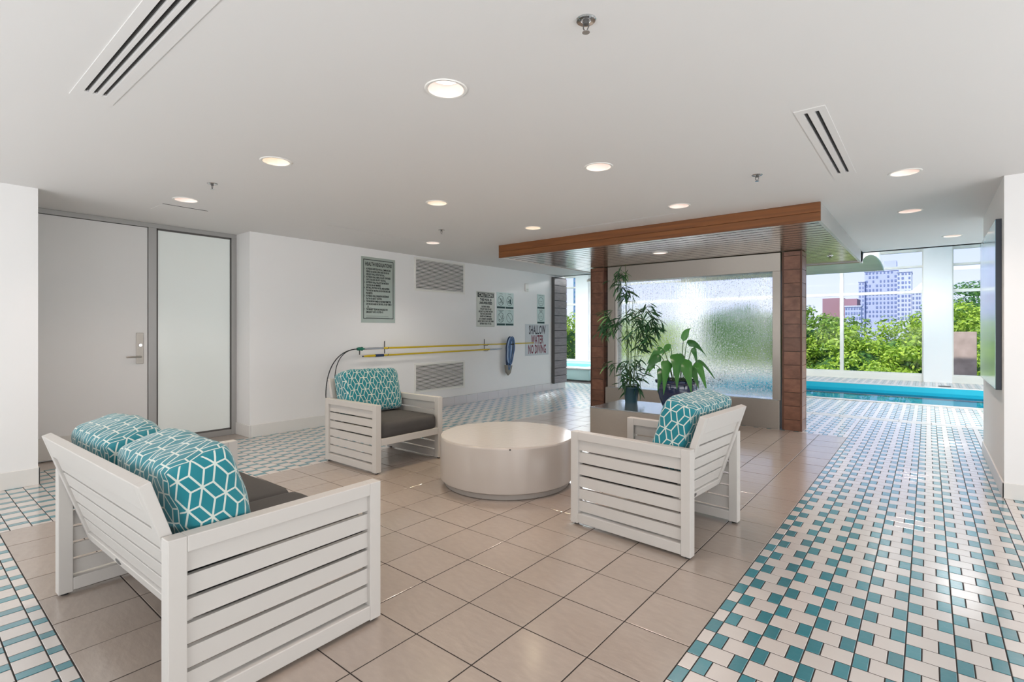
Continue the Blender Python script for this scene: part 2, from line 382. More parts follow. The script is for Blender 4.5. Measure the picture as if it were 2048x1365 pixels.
def score(t):
    x, y, d = proj((t[0]+t[1])/2, (t[2]+t[3])/2)
    if x is None or not (0 < x < 2048 and 0 < y < 1365): return -1
    if 340 < x < 765 and y > 1000: return 0
    return (t[1]-t[0])*(t[3]-t[2])/d**3
for L, nm, m in ((teal, 'teal_tile', M_teal), (white, 'white_tile', M_white)):
    L.sort(key=score, reverse=True)
    cache = {}
    for t in L[:300]:
        w, h = round(t[1]-t[0], 4), round(t[3]-t[2], 4)
        if (w, h) not in cache:
            mb = MB(); tile_faces(mb, -w/2, w/2, -h/2, h/2); me = mb.mesh(nm); me.materials.append(m); cache[(w, h)] = me
        o = link(nm, cache[(w, h)], None, floor, ((t[0]+t[1])/2, (t[2]+t[3])/2, 0))
    mb = MB()
    for t in L[300:]: tile_faces(mb, *t)
    me = mb.mesh(nm+'s'); me.materials.append(m)
    o = link(nm+'s', me, None, floor); o['kind'] = 'stuff'
# stone field
cache = {}
def stone(x0, x1, y0, y1, nm='stone_tile', m=M_stone):
    g = .003; w, h = round(x1-x0-2*g, 4), round(y1-y0-2*g, 4)
    if (w, h, nm) not in cache:
        mb = MB(); tile_faces(mb, -w/2, w/2, -h/2, h/2, c=.0015); me = mb.mesh(nm); me.materials.append(m); cache[(w, h, nm)] = me
    o = link(nm, cache[(w, h, nm)], None, floor, ((x0+x1)/2, (y0+y1)/2, random.uniform(-.0004, .0004)))
xs = [SX1] + [-1.0753-.3308*k for k in range(12)]; xs[-1] = SX0
ys = [SY0+.3313*k for k in range(22)] + [SY1]
for i in range(len(xs)-1):
    for j in range(len(ys)-1): stone(xs[i+1], xs[i], ys[j], ys[j+1])
for k in range(6): stone(-6.9, -6.5, .86+.333*k, .86+.333*(k+1))
for k in range(16): stone(-4.74+.3675*k, -4.74+.3675*(k+1), BY0, BY1, 'band_tile', M_pale)

# ------------------------------------------------------------------ WALLS
def wallbox(name, *a, m=None): return struct(MB().box(*a).build(name, m or M_wall))
wallbox('wall_left', -6.92, -6.5, 2.86, 9.93, -.006, 2.56)
wallbox('wall_left', -6.92, -5.95, -2.6, .845, -.006, 2.56)
wallbox('wall_left', -7.1, -6.92, -2.6, 9.93, -.006, 2.56)
wallbox('wall_right', .467, 3.2, 5.59, 7.53, -.006, 2.56)
wallbox('wall_right', 3.05, 3.2, -2.6, 5.59, -.006, 2.56)
wallbox('wall_back', -7.1, 3.2, -2.75, -2.6, -.006, 2.56)
wallbox('wall_hall_left', -12.2, -12.0, 9.7, 17.4, -.006, 3.5)
wallbox('wall_hall_right', 5.0, 5.2, 7.5, 17.4, -.006, 3.5)
wallbox('wall_hall_right', 3.2, 5.2, 7.4, 7.53, -.006, 3.5)
wallbox('wall_hall_left', -12.2, -7.1, 9.8, 9.93, -.006, 3.5)
# baseboards
def base(name, *a): return struct(MB().box(*a).build(name, M_trimw, bevel=.003))
base('baseboard_left', -6.5, -6.488, 2.872, 4.9, 0, .15)
base('baseboard_left', -6.92, -6.488, 2.848, 2.86, 0, .15)
base('baseboard_left', -5.95, -5.938, -2.6, .857, 0, .145)
base('baseboard_left', -6.86, -5.938, .845, .857, 0, .145)
base('baseboard_right', .455, .467, 5.578, 7.53, 0, .125)
base('baseboard_right', .455, 3.05, 5.578, 5.59, 0, .125)
bt = struct(MB().box(-6.5, -6.494, 4.9, 9.93, 0, .155).build('baseboard_left', M_grout))
bm_ = MB().box(0, .012, -.1465, .1465, 0, .153).mesh('base_tile'); bm_.materials.append(M_white)
for k in range(17): link('base_tile', bm_, None, bt, (-6.5, 4.9+5.03/17*(k+.5), .001))

# ceiling with cut-outs for the recessed lights and slots
LX = dict(r=.108)
LIGHTS = [(-1.891, 1.797, 'pink'), (-3.656, 1.793, 'warm'), (-1.91, 3.374, 'pink'), (-5.39, 1.792, 'pink'), (-3.651, 3.351, 'warm'),
          (-3.655, 4.893, 'warm'), (-5.367, 4.852, 'white'), (-1.896, 4.931, 'pink'), (-.138, 4.986, 'pink'), (-.142, 6.627, 'pink'), (.246, 8.731, 'white')]
SLOTS = [('x', -3.335, -.9, .655, .02), ('x', -3.33, -.9, .69, .02), ('x', -3.325, -.9, .727, .02),
         ('y', 3.27, 4.70, -.535, .022), ('y', 3.27, 4.70, -.480, .022),
         ('y', 3.25, 4.72, -5.410, .012), ('y', 3.25, 4.72, -5.372, .012),
         ('x', -3.48, -2.04, 5.205, .012), ('x', -3.48, -2.04, 5.24, .012)]
ce = MB().box(-7.1, 3.2, -2.75, 9.8, 2.55, 2.75).build('ceiling', M_ceil)
ct = MB()
for x, y, _ in LIGHTS: ct.lathe([(0, -.1), (.092, -.1), (.092, .12), (0, .12)], 40, (x, y, 2.55))
for a, p, q, c, w in SLOTS:
    if a == 'x': ct.box(p, q, c-w/2, c+w/2, 2.5, 2.566)
    else: ct.box(c-w/2, c+w/2, p, q, 2.5, 2.566)
co = ct.build('cutter', M_black)
b = bmesh.new(); b.from_mesh(co.data); bmesh.ops.remove_doubles(b, verts=b.verts, dist=1e-5); bmesh.ops.recalc_face_normals(b, faces=b.faces); b.to_mesh(co.data); b.free()
bo = ce.modifiers.new('b', 'BOOLEAN'); bo.object = co; bo.operation = 'DIFFERENCE'; bo.solver = 'EXACT'
dg = bpy.context.evaluated_depsgraph_get(); nm = bpy.data.meshes.new_from_object(ce.evaluated_get(dg)); ce.modifiers.clear()
ce.data = nm; nm.materials.clear(); nm.materials.append(M_ceil); bpy.data.objects.remove(co); struct(ce)
struct(MB().box(-12.2, 5.2, 9.8, 17.4, 3.45, 3.7).build('ceiling', M_ceil))
struct(MB().box(-12.2, 5.2, 9.68, 9.8, 2.55, 3.7).build('trim_1', M_wall))
struct(MB().box(-12.2, -7.1, 9.8, 9.93, 2.5, 3.5).box(3.2, 5.2, 7.4, 9.8, 2.55, 2.75).build('trim_2', M_wall))

# ------------------------------------------------------------------ window wall of the pool hall
WY = 17.0
def window(n, x0, x1, mull):
    w = struct(MB().box(x0, x1, WY-.05, WY+.12, -.006, .15).box(x0, x1, WY-.02, WY+.08, .15, .20).box(x0, x1, WY-.02, WY+.08, 3.37, 3.45)
               .box(x0, x0+.03, WY-.02, WY+.08, .2, 3.37).box(x1-.03, x1, WY-.02, WY+.08, .2, 3.37).build('window_%d' % n, M_mull))
    e = [x0] + mull + [x1]
    for m_ in mull: MB().box(m_-.042, m_+.042, WY-.03, WY+.09, .2, 3.37).build('mullion', M_mull, w)
    for z, t in ((2.325, .036), (2.985, .03)): MB().box(x0+.03, x1-.03, WY-.025, WY+.085, z-t, z+t).build('transom', M_mull, w)
    for i in range(len(e)-1):
        for z0, z1 in ((.2, 2.29), (2.36, 2.955), (3.015, 3.37)):
            MB().box(e[i]+.03, e[i+1]-.03, WY+.03, WY+.036, z0, z1).build('pane', M_pane, w)
window(1, -12.0, -10.55, []); window(2, -9.99, -6.36, [-8.2]); window(3, -5.80, -.09, [-3.9, -1.88]); window(4, .47, 5.0, [1.9, 3.5])
for i, (x0, x1) in enumerate(((-10.55, -9.99), (-6.36, -5.8), (-.09, .47))):
    struct(MB().box(x0, x1, 16.85, 17.2, -.006, 3.46).build('wall_hall_pier', M_wall))

# ------------------------------------------------------------------ pool and hot tub
pl = thing('swimming_pool', 'long teal swimming pool in front of the hall windows', 'pool', (-4, 11.7, 0))
px0, px1, py0, py1 = -4.0, 4.9, 11.68, 15.24
def rel(o): o.location = Vector(o.location) - Vector(o.parent.location) if o.parent else o.location; return o
MB().box(px0, px1, py0, py1, -1.3, -1.25).box(px0, px0+.03, py0, py1, -1.3, -.004).box(px1-.03, px1, py0, py1, -1.3, -.004).box(px0, px1, py0, py0+.03, -1.3, -.004).box(px0, px1, py1-.04, py1, -1.3, -.004).build('basin', M_basin, pl, loc=(4, -11.7, 0))
MB().box(px0, px1, py1-.046, py1-.04, -.27, -.19).box(px0, px1, py1-.046, py1-.04, -.43, -.38).build('waterline_band', M_basin2, pl, loc=(4, -11.7, 0))
MB().add([(px0, py0, -.12), (px1, py0, -.12), (px1, py1-.04, -.12), (px0, py1-.04, -.12)], [(0, 1, 2, 3)]).build('water', M_pool, pl, loc=(4, -11.7, 0))
MB().box(px0-.3, px1, py0-.16, py0+.02, -.004, .012).build('coping', M_white, pl, loc=(4, -11.7, 0), bevel=.004)
MB().box(px0-.3, px1, py1-.02, py1+.2, -.004, .012).build('coping', M_white, pl, loc=(4, -11.7, 0), bevel=.004)
ht = thing('hot_tub', 'raised pale tiled hot tub curb seen past the left end of the wall', 'hot tub', (-8.6, 12.6, 0))
MB().box(-1.9, 1.75, -1.0, -.7, 0, .3).box(-1.9, 1.75, 1.6, 1.9, 0, .3).box(-1.9, -1.6, -.7, 1.6, 0, .3).box(1.45, 1.75, -.7, 1.6, 0, .3).build('curb', M_white2, ht, bevel=.02)
MB().box(-1.6, 1.45, -.7, 1.6, .0, .05).build('basin', M_white2, ht); MB().add([(-1.6, -.7, .24), (1.45, -.7, .24), (1.45, 1.6, .24), (-1.6, 1.6, .24)], [(0, 1, 2, 3)]).build('water', M_pool, ht)
MB().box(-2.0, 1.85, -1.1, -.7, .3, .34).box(-2.0, 1.85, 1.6, 2.0, .3, .34).box(-2, -1.6, -.7, 1.6, .3, .34).box(1.45, 1.85, -.7, 1.6, .3, .34).build('coping', M_white, ht, bevel=.01)
dr = thing('floor_drain', 'small dark round drain cover on the pool deck', 'drain', (.30, 15.75, 0))
MB().lathe([(0, .012), (.11, .012), (.12, .0)], 24).build('cover', M_slot, dr)

# ------------------------------------------------------------------ canopy, wave ceiling, water wall
CX0, CX1, CY0, CY1 = -4.80, -.79, 5.60, 9.40
cn = thing('wooden_canopy', 'dropped wooden canopy with red-brown fascia and slatted soffit', 'canopy', (-2.8, 5.6, 2.375))
off = (2.8, -5.6, -2.375)
MB().box(CX0, CX1, CY0, CY0+.03, 2.455, 2.549).build('fascia_board', M_fascia, cn, loc=off, bevel=.002)
MB().box(CX0, CX1, CY0, CY0+.03, 2.370, 2.4525).build('fascia_board', M_fascia, cn, loc=off, bevel=.002)
MB().box(CX0, CX0+.03, CY0+.03, 9.66, 2.370, 2.549).build('side_board', M_trimw, cn, loc=off)
MB().box(CX1-.03, CX1, CY0+.03, 9.66, 2.370, 2.549).build('side_board', mat('grey_side_board', (196, 194, 190), .3), cn, loc=off)
n_ = 25; pw = (CY1-CY0-.03)/n_
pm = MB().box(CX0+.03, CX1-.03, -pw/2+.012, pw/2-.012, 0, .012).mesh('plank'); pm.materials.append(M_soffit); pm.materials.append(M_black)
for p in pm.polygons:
    if abs(p.normal.z) < .5: p.material_index = 1  # plank sides blackened, groove shade put into the colour
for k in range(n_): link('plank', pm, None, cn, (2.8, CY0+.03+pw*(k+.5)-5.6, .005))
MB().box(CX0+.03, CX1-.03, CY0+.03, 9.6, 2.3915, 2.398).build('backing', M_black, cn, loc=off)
# wave ceiling over the pool
wv = thing('wave_ceiling', 'pale slatted vault with a white arched edge above the pool', 'ceiling panel', (-.79, 9.4, 2.36))
prof = [(9.40, 2.357), (9.62, 2.435), (10.13, 2.545), (10.79, 2.645), (11.65, 2.742), (12.5, 2.80), (13.36, 2.825), (13.98, 2.815), (14.49, 2.775), (14.76, 2.72)]
WX0 = -5.6
def ip(y):
    for (a, b1), (c, d) in zip(prof, prof[1:]):
        if a <= y <= c: return b1+(d-b1)*(y-a)/(c-a)
    return prof[-1][1]
# smooth resample
N = 60; ypts = [9.40+(14.76-9.40)*i/N for i in range(N+1)]
zz = [ip(y) for y in ypts]
for _ in range(6): zz = [zz[0]] + [(zz[i-1]+zz[i]*2+zz[i+1])/4 for i in range(1, N)] + [zz[-1]]
for i in range(N):
    y0, y1, z0, z1 = ypts[i], ypts[i+1], zz[i], zz[i+1]
    dy, dz = y1-y0, z1-z0; f = .93
    mb = MB(); vs = [(x-(-.79), y-9.4, z-2.36) for x in (WX0, -.81) for y, z in ((y0, z0), (y0+dy*f, z0+dz*f), (y0+dy*f, z0+dz*f+.012), (y0, z0+.012))]
    mb.add(vs, [(0, 1, 2, 3), (4, 7, 6, 5), (0, 4, 5, 1), (1, 5, 6, 2), (2, 6, 7, 3), (3, 7, 4, 0)]); mb.build('plank', M_wave, wv)
mb = MB()
def strip(off_top, x0, x1, zlo=0):
    vs, fs = [], []
    for i, (y, z) in enumerate(zip(ypts, zz)):
        for x in (x0, x1):
            vs += [(x+.79, y-9.4, z-2.36+zlo), (x+.79, y-9.4, z-2.36+off_top(y, z))]
    for i in range(N):
        a = i*4; b2 = a+4
        fs += [(a, b2, b2+1, a+1), (a+2, a+3, b2+3, b2+2), (a, a+2, b2+2, b2), (a+1, b2+1, b2+3, a+3)]
    fs += [(0, 1, 3, 2), (N*4, N*4+2, N*4+3, N*4+1)]
    return MB().add(vs, fs)
strip(lambda y, z: max(.07, (2.99 if y > 9.8 else 2.545)-z) if y < 13.2 else max(.05, (2.99-(y-13.2)*.14)-z), -.81, -.79, -.01).build('edge_board', M_trimw, wv)
strip(lambda y, z: .04, WX0, -.82, .014).build('shell', M_wall, wv)

YB = 7.567
ww = thing('water_wall', 'glass wall with falling water in a brushed steel frame between wooden columns', 'water feature', (-2.85, 7.56, 0))
o2 = (2.85, -7.56, 0)
MB().box(-4.15, -1.54, 7.555, 7.87, 0, .385).build('steel_base', M_steel, ww, loc=o2, bevel=.004)
MB().box(-4.13, -1.535, 7.60, 7.86, 2.125, 2.372).build('steel_header', M_steel, ww, loc=o2, bevel=.003)
MB().box(-4.13, -4.005, 7.60, 7.86, .385, 2.125).build('steel_jamb', M_steel, ww, loc=o2, bevel=.003)
MB().box(-1.635, -1.535, 7.60, 7.86, .385, 2.125).build('steel_jamb', M_steel, ww, loc=o2, bevel=.003)
MB().box(-4.005, -1.635, 7.67, 7.682, .40, 2.125).build('water_sheet', M_fall, ww, loc=o2)
MB().box(-4.12, -1.56, 7.59, 7.84, .385, .392).build('basin_edge', M_steeltop, ww, loc=o2)
MB().box(-4.0, -3.97, 7.62, 7.665, .39, 2.12).build('glass_edge', M_whitep, ww, loc=o2)
def column(x0, x1, label):
    y0, y1, zt = YB, 7.87, 2.372
    c = thing('wooden_column', label, 'column', ((x0+x1)/2, (y0+y1)/2, 0), group='wooden columns of the water wall')
    w, d = (x1-x0)/2, (y1-y0)/2
    MB().box(-w+.012, w-.012, -d+.012, d-.012, 0, zt).build('core', M_black, c)
    for sx in (-1, 1):
        for sy in (-1, 1):
            MB().box(sx*w-(.02 if sx > 0 else 0), sx*w+(0 if sx > 0 else .02), sy*d-(.02 if sy > 0 else 0), sy*d+(0 if sy > 0 else .02), 0, zt).build('corner_trim', M_coledge, c)
    ph = .1805; z = 0
    k = 0
    while z < zt-.01:
        z1 = min(z+ph, zt)
        if k == 0: z1 = .145
        j = random.uniform(0, .004)
        MB().box(-w+.022, w-.022, -d+.002-j*.4, -d+.012, z+.003, z1-.003).build('plank', M_colw, c)
        for sx in (-1, 1):
            MB().box(sx*(w-.012), sx*(w-.002+j*.4), -d+.022, d-.022, z+.003, z1-.003).build('side_plank', M_colw, c)
        z = z1; k += 1
column(-1.511, -1.275, 'right wooden plank column of the water wall, beside the pool deck')
column(-4.435, -4.18, 'left wooden plank column of the water wall, behind the leafy bamboo')
# grey plank pilaster on the left wall
pp = thing('plank_pilaster', 'grey plank pilaster at the far end of the left wall', 'panel', (-6.498, 9.65, .14))
MB().box(.0, .05, -.25, .25, 0, 2.37).build('backing', M_black, pp)
MB().box(.0, .075, -.262, -.25, 0, 2.37).build('edge_strip', M_slot, pp)
for k in range(14): MB().box(.05, .072, -.24, .245, .168*k+.008, .168*(k+1)-.004).build('plank', M_louv, pp)

# ------------------------------------------------------------------ door, frame and frosted sidelight
dw = struct(MB().box(-6.92, -6.87, .86, 2.86, 2.50, 2.55).box(-6.92, -6.87, 1.905, 1.985, 0, 2.50).box(-6.92, -6.87, 2.80, 2.86, 0, 2.50).box(-6.92, -6.87, 1.985, 2.80, 0, .07).box(-6.92, -6.87, .86, .90, 0, 2.50)
            .build('door_1', M_alu, bevel=.003))
MB().box(-6.915, -6.885, .905, 1.90, .01, 2.495).build('door_leaf', M_door, dw, bevel=.002)
MB().box(-6.885, -6.881, .91, 1.895, .02, .24).build('kick_plate', M_steel, dw)
h = MB().box(-6.885, -6.873, 1.79, 1.86, .95, 1.30).build('handle_plate', M_steel, dw, bevel=.004)
MB().tube([(-6.873, 1.825, 1.03), (-6.83, 1.825, 1.03), (-6.82, 1.80, 1.03), (-6.82, 1.69, 1.03)], .009).build('lever', M_steel, h, smooth=True)
MB().lathe([(0, .02), (.016, .02), (.019, .0)], 20, m=Matrix.Translation((-6.873, 1.825, 1.16)) @ Matrix.Rotation(R(90), 4, 'Y')).build('lock_cylinder', M_chrome, h, smooth=True)
MB().box(-6.905, -6.89, 1.985, 2.80, .07, 2.50).build('frosted_pane', M_frost, dw)
MB().box(-6.89, -6.88, 1.985, 2.0, .07, 2.5).box(-6.89, -6.88, 2.785, 2.8, .07, 2.5).box(-6.89, -6.88, 1.985, 2.8, .07, .09).box(-6.89, -6.88, 1.985, 2.8, 2.48, 2.5).build('glazing_bead', M_slot, dw)

# ------------------------------------------------------------------ recessed lights, diffusers, sprinklers
COL = dict(pink=((255, 232, 222), (1, .80, .70)), warm=((255, 236, 190), (1, .84, .58)), white=((255, 248, 238), (1, .92, .84)))
LLAB = ['large pinkish recessed light nearest the camera, top centre', 'warm yellow recessed light left of the nearest one', 'pinkish recessed light in front of the canopy, above the round table',
        'pinkish recessed light nearest the grey door', 'warm yellow recessed light in the middle of the ceiling', 'warm recessed light near the left corner of the canopy', 'small white recessed light at the end of the left wall slot diffuser',
        'pinkish recessed light close to the canopy fascia', 'recessed light right of the short double-slot diffuser', 'recessed light behind the one by the diffuser, right side', 'farthest recessed light, near the blue artwork']
M_can = mat('light_baffle', (240, 228, 222), .4)
def downlight(x, y, z, kind, label, e=DOWN_E):
    t = thing('recessed_light', label, 'ceiling light', (x, y, z), group='recessed ceiling lights')
    MB().lathe([(.088, .002), (.092, -.004), (.104, -.005), (.108, 0), (.108, .002)], 48).build('trim_ring', M_whitep, t, smooth=True)
    MB().lathe([(.090, -.003), (.078, .05), (.072, .056)], 48).build('baffle', M_can, t, smooth=True)
    m = mat('lamp_'+kind, (255, 255, 255), .5, emit=(COL[kind][0], 2.2))
    MB().lathe([(0, .062), (.03, .058), (.05, .060), (.074, .056)], 40).build('lens', m, t, smooth=True)
    add_light('lamp', 'SPOT', (0, 0, .045), (0, 0, 0), e, COL[kind][1], parent=t, spot_size=R(125), spot_blend=.9, shadow_soft_size=.05)
for (x, y, k), lb in zip(LIGHTS, LLAB): downlight(x, y, 2.55, k, lb)
tcan = thing('recessed_light', 'pink recessed light in the slatted canopy soffit', 'ceiling light', (-2.811, 6.629, 2.378), group='recessed ceiling lights')
MB().lathe([(.088, -.012), (.104, -.008), (.108, 0), (.108, .002)], 40).build('trim_ring', M_whitep, tcan, smooth=True)
MB().lathe([(0, -.006), (.088, -.006)], 40).build('lens', mat('lamp_soffit', (255, 255, 255), .5, emit=((255, 226, 214), 1.0)), tcan)
add_light('lamp', 'SPOT', (0, 0, -.03), (0, 0, 0), 25, COL['pink'][1], parent=tcan, spot_size=R(120), spot_blend=.8, shadow_soft_size=.05)

def diffuser(label, x0, x1, y0, y1, idx, frame=True):
    t = thing('slot_diffuser', label, 'air diffuser', ((x0+x1)/2, (y0+y1)/2, 2.55))
    cx, cy = (x0+x1)/2, (y0+y1)/2
    if frame:
        m = MB(); ss = [SLOTS[i] for i in idx]
        if ss[0][0] == 'x':
            e = [y0]; 
            for s in ss: e += [s[3]-s[4]/2, s[3]+s[4]/2]
            e += [y1]
            for i in range(0, len(e), 2): m.box(ss[0][1]-cx, x1-cx, e[i]-cy, e[i+1]-cy, -.004, 0)
            m.box(x0-cx, ss[0][1]-cx, y0-cy, y1-cy, -.004, 0)
        else:
            e = [x0]
            for s in ss: e += [s[3]-s[4]/2, s[3]+s[4]/2]
            e += [x1]
            for i in range(0, len(e), 2): m.box(e[i]-cx, e[i+1]-cx, ss[0][1]-cy, ss[0][2]-cy, -.004, 0)
            m.box(x0-cx, x1-cx, y0-cy, ss[0][1]-cy, -.004, 0); m.box(x0-cx, x1-cx, ss[0][2]-cy, y1-cy, -.004, 0)
        m.build('plate', M_ceil, t)
    for i in idx:
        a, p, q, c, w = SLOTS[i]
        if a == 'x': MB().box(p-cx, q-cx, c-w/2-cy, c+w/2-cy, .010, .0155).build('slot', M_slot, t); MB().box(p-cx, q-cx, c-.003-cy, c+.002-cy, .004, .0098).build('vane', M_black, t)
        else: MB().box(c-w/2-cx, c+w/2-cx, p-cy, q-cy, .010, .0155).build('slot', M_slot, t); MB().box(c-.003-cx, c+.002-cx, p-cy, q-cy, .004, .0098).build('vane', M_black, t)
diffuser('long three-slot ceiling diffuser at the top left', -3.43, -.85, .605, .785, [0, 1, 2])
diffuser('short double-slot ceiling diffuser at the right', -.585, -.432, 3.215, 4.765, [3, 4])
diffuser('narrow slot diffuser along the left wall', -5.45, -5.33, 3.22, 4.76, [5, 6], False)
diffuser('narrow slot diffuser just in front of the canopy', -3.5, -2.02, 5.18, 5.26, [7, 8], False)
ap = thing('access_panel', 'flush white access panel in the ceiling before the door', 'panel', (-5.9, 1.9, 2.55))
MB().box(-.18, .18, -.2, .2, -.003, 0).build('panel', M_ceil, ap); MB().box(.18, .184, -.2, .2, -.004, 0).build('shadow_gap', M_slot, ap)
def sprinkler(x, y, z, label):
    t = thing('sprinkler', label, 'sprinkler', (x, y, z), group='ceiling sprinklers')
    MB().lathe([(.018, .0), (.02, -.004), (.036, -.006), (.04, -.002), (.04, 0)], 32).build('escutcheon', M_chrome, t, smooth=True)
    MB().lathe([(0, -.018), (.010, -.018), (.012, 0)], 16).tube([(-.011, 0, -.012), (-.012, 0, -.03), (-.003, 0, -.046)], .0025).tube([(.011, 0, -.012), (.012, 0, -.03), (.003, 0, -.046)], .0025).build('frame_arms', M_slot, t)
    m = MB().lathe([(0, -.05), (.015, -.05), (.015, -.048), (0, -.046)], 20); m.build('deflector', M_chrome, t)
sprinkler(-1.043, 1.744, 2.55, 'chrome sprinkler head at the top centre of the ceiling')
sprinkler(-4.62, 1.73, 2.55, 'dark sprinkler head between the two lights near the door')
sprinkler(-4.591, 4.288, 2.55, 'small sprinkler head near the left wall slot diffuser')
sprinkler(-1.042, 4.333, 2.55, 'sprinkler head left of the double-slot diffuser')
sprinkler(-1.076, 8.462, 2.38, 'sprinkler head under the slatted canopy soffit')

# ------------------------------------------------------------------ things on the left wall
XW = -6.5
def grille(z0, z1, label):
    y0, y1 = 5.463, 6.634
    t = thing('wall_grille', label, 'vent', (XW, (y0+y1)/2, z0), group='louvred wall grilles')
    w, h = (y1-y0)/2, z1-z0; f = .035
    MB().box(0, .012, -w, w, 0, f).box(0, .012, -w, w, h-f, h).box(0, .012, -w, -w+f, f, h-f).box(0, .012, w-f, w, f, h-f).build('frame', M_whitep, t, bevel=.002)
    MB().box(.0, .002, -w+f, w-f, f, h-f).build('backing', M_black, t)
    n = 21 if h > .52 else 19; p = (h-2*f)/n
    m = MB()
    for i in range(2): m.box(.002, .008, -w/3+i*2*w/3-.003, -w/3+i*2*w/3+.003, f, h-f)
    m.build('divider', M_slot, t)
    sm = MB().box(.003, .012, -w+f, w-f, 0, p*.52).mesh('louvre'); sm.materials.append(M_whitep)
    for i in range(n): link('louvre', sm, None, t, (0, 0, f+p*i+p*.2))
grille(1.974, 2.527, 'upper white louvred grille on the left wall'); grille(.294, .783, 'lower white louvred grille on the left wall, above the floor')

def text(parent, name, s, y, z, size, m, xs=1, align='CENTER', x=.004, ext=0.0004, off=0):
    cu = bpy.data.curves.new(name, 'FONT'); cu.body = s; cu.size = size; cu.align_x = align; cu.resolution_u = 2; cu.extrude = ext; cu.offset = off; cu.space_line = 1.0; cu.space_character = 1.06
    o = bpy.data.objects.new('t', cu); C.objects.link(o); d = bpy.context.evaluated_depsgraph_get(); me = bpy.data.meshes.new_from_object(o.evaluated_get(d))
    bpy.data.objects.remove(o)
    me.transform(Matrix.Translation((x, y, z)) @ Euler((R(90), 0, R(90))).to_matrix().to_4x4() @ Matrix.Diagonal((xs, 1, 1, 1)))
    me.materials.clear(); return link(name, me, m, parent)
def sign(name, y0, y1, z0, z1, m, label, group=None):
    o = MB().box(0, .003, -(y1-y0)/2, (y1-y0)/2, 0, z1-z0).build(name, m, bevel=.001); o.location = (XW+.001, (y0+y1)/2, z0); return tag(o, label, 'sign', group)
def outline(p, w, z0, z1, t, m, nm='border'):
    return MB().box(.003, .0036, -w, w, z0, z0+t).box(.003, .0036, -w, w, z1-t, z1).box(.003, .0036, -w, -w+t, z0, z1).box(.003, .0036, w-t, w, z0, z1).build(nm, m, p)
hs = sign('regulations_sign', 4.459, 5.08, 1.44, 2.427, M_signg, 'tall silver-green health regulations sign on the left wall')
outline(hs, .275, .06, .95, .010, M_ink)
text(hs, 'heading', 'HEALTH REGULATIONS', 0, .855, .078, M_ink, .56, off=.0022)
LN = [('1.', 'NO PERSON INFECTED WITH A COMMUNICABLE'), ('', 'DISEASE OR HAVING OPEN SORES ON HIS OR'), ('', 'HER BODY SHALL ENTER THE POOL.'), ('2.', 'NO PERSON SHALL BRING A GLASS CONTAINER'), ('', 'ONTO THE DECK OR INTO THE POOL.'),
      ('3.', 'NO PERSON SHALL POLLUTE THE WATER IN'), ('', 'THE POOL IN ANY MANNER.'), ('4.', 'SPITTING, SPOUTING WATER, AND BLOWING'), ('', 'THE NOSE IN THE POOL OR ON THE DECK ARE'), ('', 'PROHIBITED.'), ('5.', 'NO PERSON SHALL ENGAGE IN BOISTEROUS'), ('', 'PLAY IN OR ABOUT THE POOL.'),
      ('6.', 'THE MAXIMUM NUMBER OF BATHERS PERMITTED'), ('', 'ON THE DECK AND IN THE POOL AT ANY TIME IS'), ('', '    58'), ('7.', 'THE NEAREST TELEPHONE AVAILABLE FOR'), ('', 'EMERGENCY USE IS LOCATED AT:')]
text(hs, 'lettering', '\n'.join(l[1] for l in LN), -.225, .795, .0405, M_ink, .475, 'LEFT', off=.0012)
text(hs, 'numbering', '\n'.join(l[0] or ' ' for l in LN), -.258, .795, .0405, M_ink, .56, 'LEFT')
MB().box(.003, .0036, -.22, .18, .100, .1035).box(.003, .0036, -.23, .2, .075, .0785).box(.003, .0036, -.22, -.13, .222, .225).build('rule_line', M_ink, hs)
ca = sign('caution_sign', 6.945, 7.459, 1.392, 2.055, M_signw, 'caution sign saying the pool is unsupervised')
outline(ca, .245, .01, .65, .003, M_ink)
MB().box(.003, .0036, -.225, .225, .555, .64).build('heading_panel', M_ink, ca)
text(ca, 'heading', 'CAUTION', 0, .568, .092, M_signw, .92, x=.0045, off=.002)
text(ca, 'heading', 'THIS POOL IS\nUNSUPERVISED', 0, .49, .062, M_ink, .82, off=.003)
text(ca, 'lettering', 'BATHERS UNDER\nTWELVE YEARS OF AGE\nARE NOT ALLOWED WITHIN\nTHE POOL ENCLOSURE\nUNLESS ACCOMPANIED\nBY A PARENT OR HIS/HER\nAGENT WHO IS NOT LESS THAN\nSIXTEEN YEARS OF AGE.', 0, .365, .046, M_ink, .62, off=.0014)
def ring(p, r, z, m, t=.008, x=.003, n=32): return MB().lathe([(r-t, 0), (r, 0), (r, .0006), (r-t, .0006)], n, m=Matrix.Translation((x, 0, z)) @ Matrix.Rotation(R(90), 4, 'Y')).build('circle', m, p)
def bar(mb, a, b, t=.008, x=.0034):
    a, b = Vector((x, *a)), Vector((x, *b)); d = (b-a).normalized(); n = Vector((0, -d.z, d.y))*t/2; e = Vector((.0004, 0, 0))
    mb.add([a-n, b-n, b+n, a+n, a-n+e, b-n+e, b+n+e, a+n+e], [(0, 1, 2, 3), (4, 7, 6, 5), (0, 4, 5, 1), (1, 5, 6, 2), (2, 6, 7, 3), (3, 7, 4, 0)])
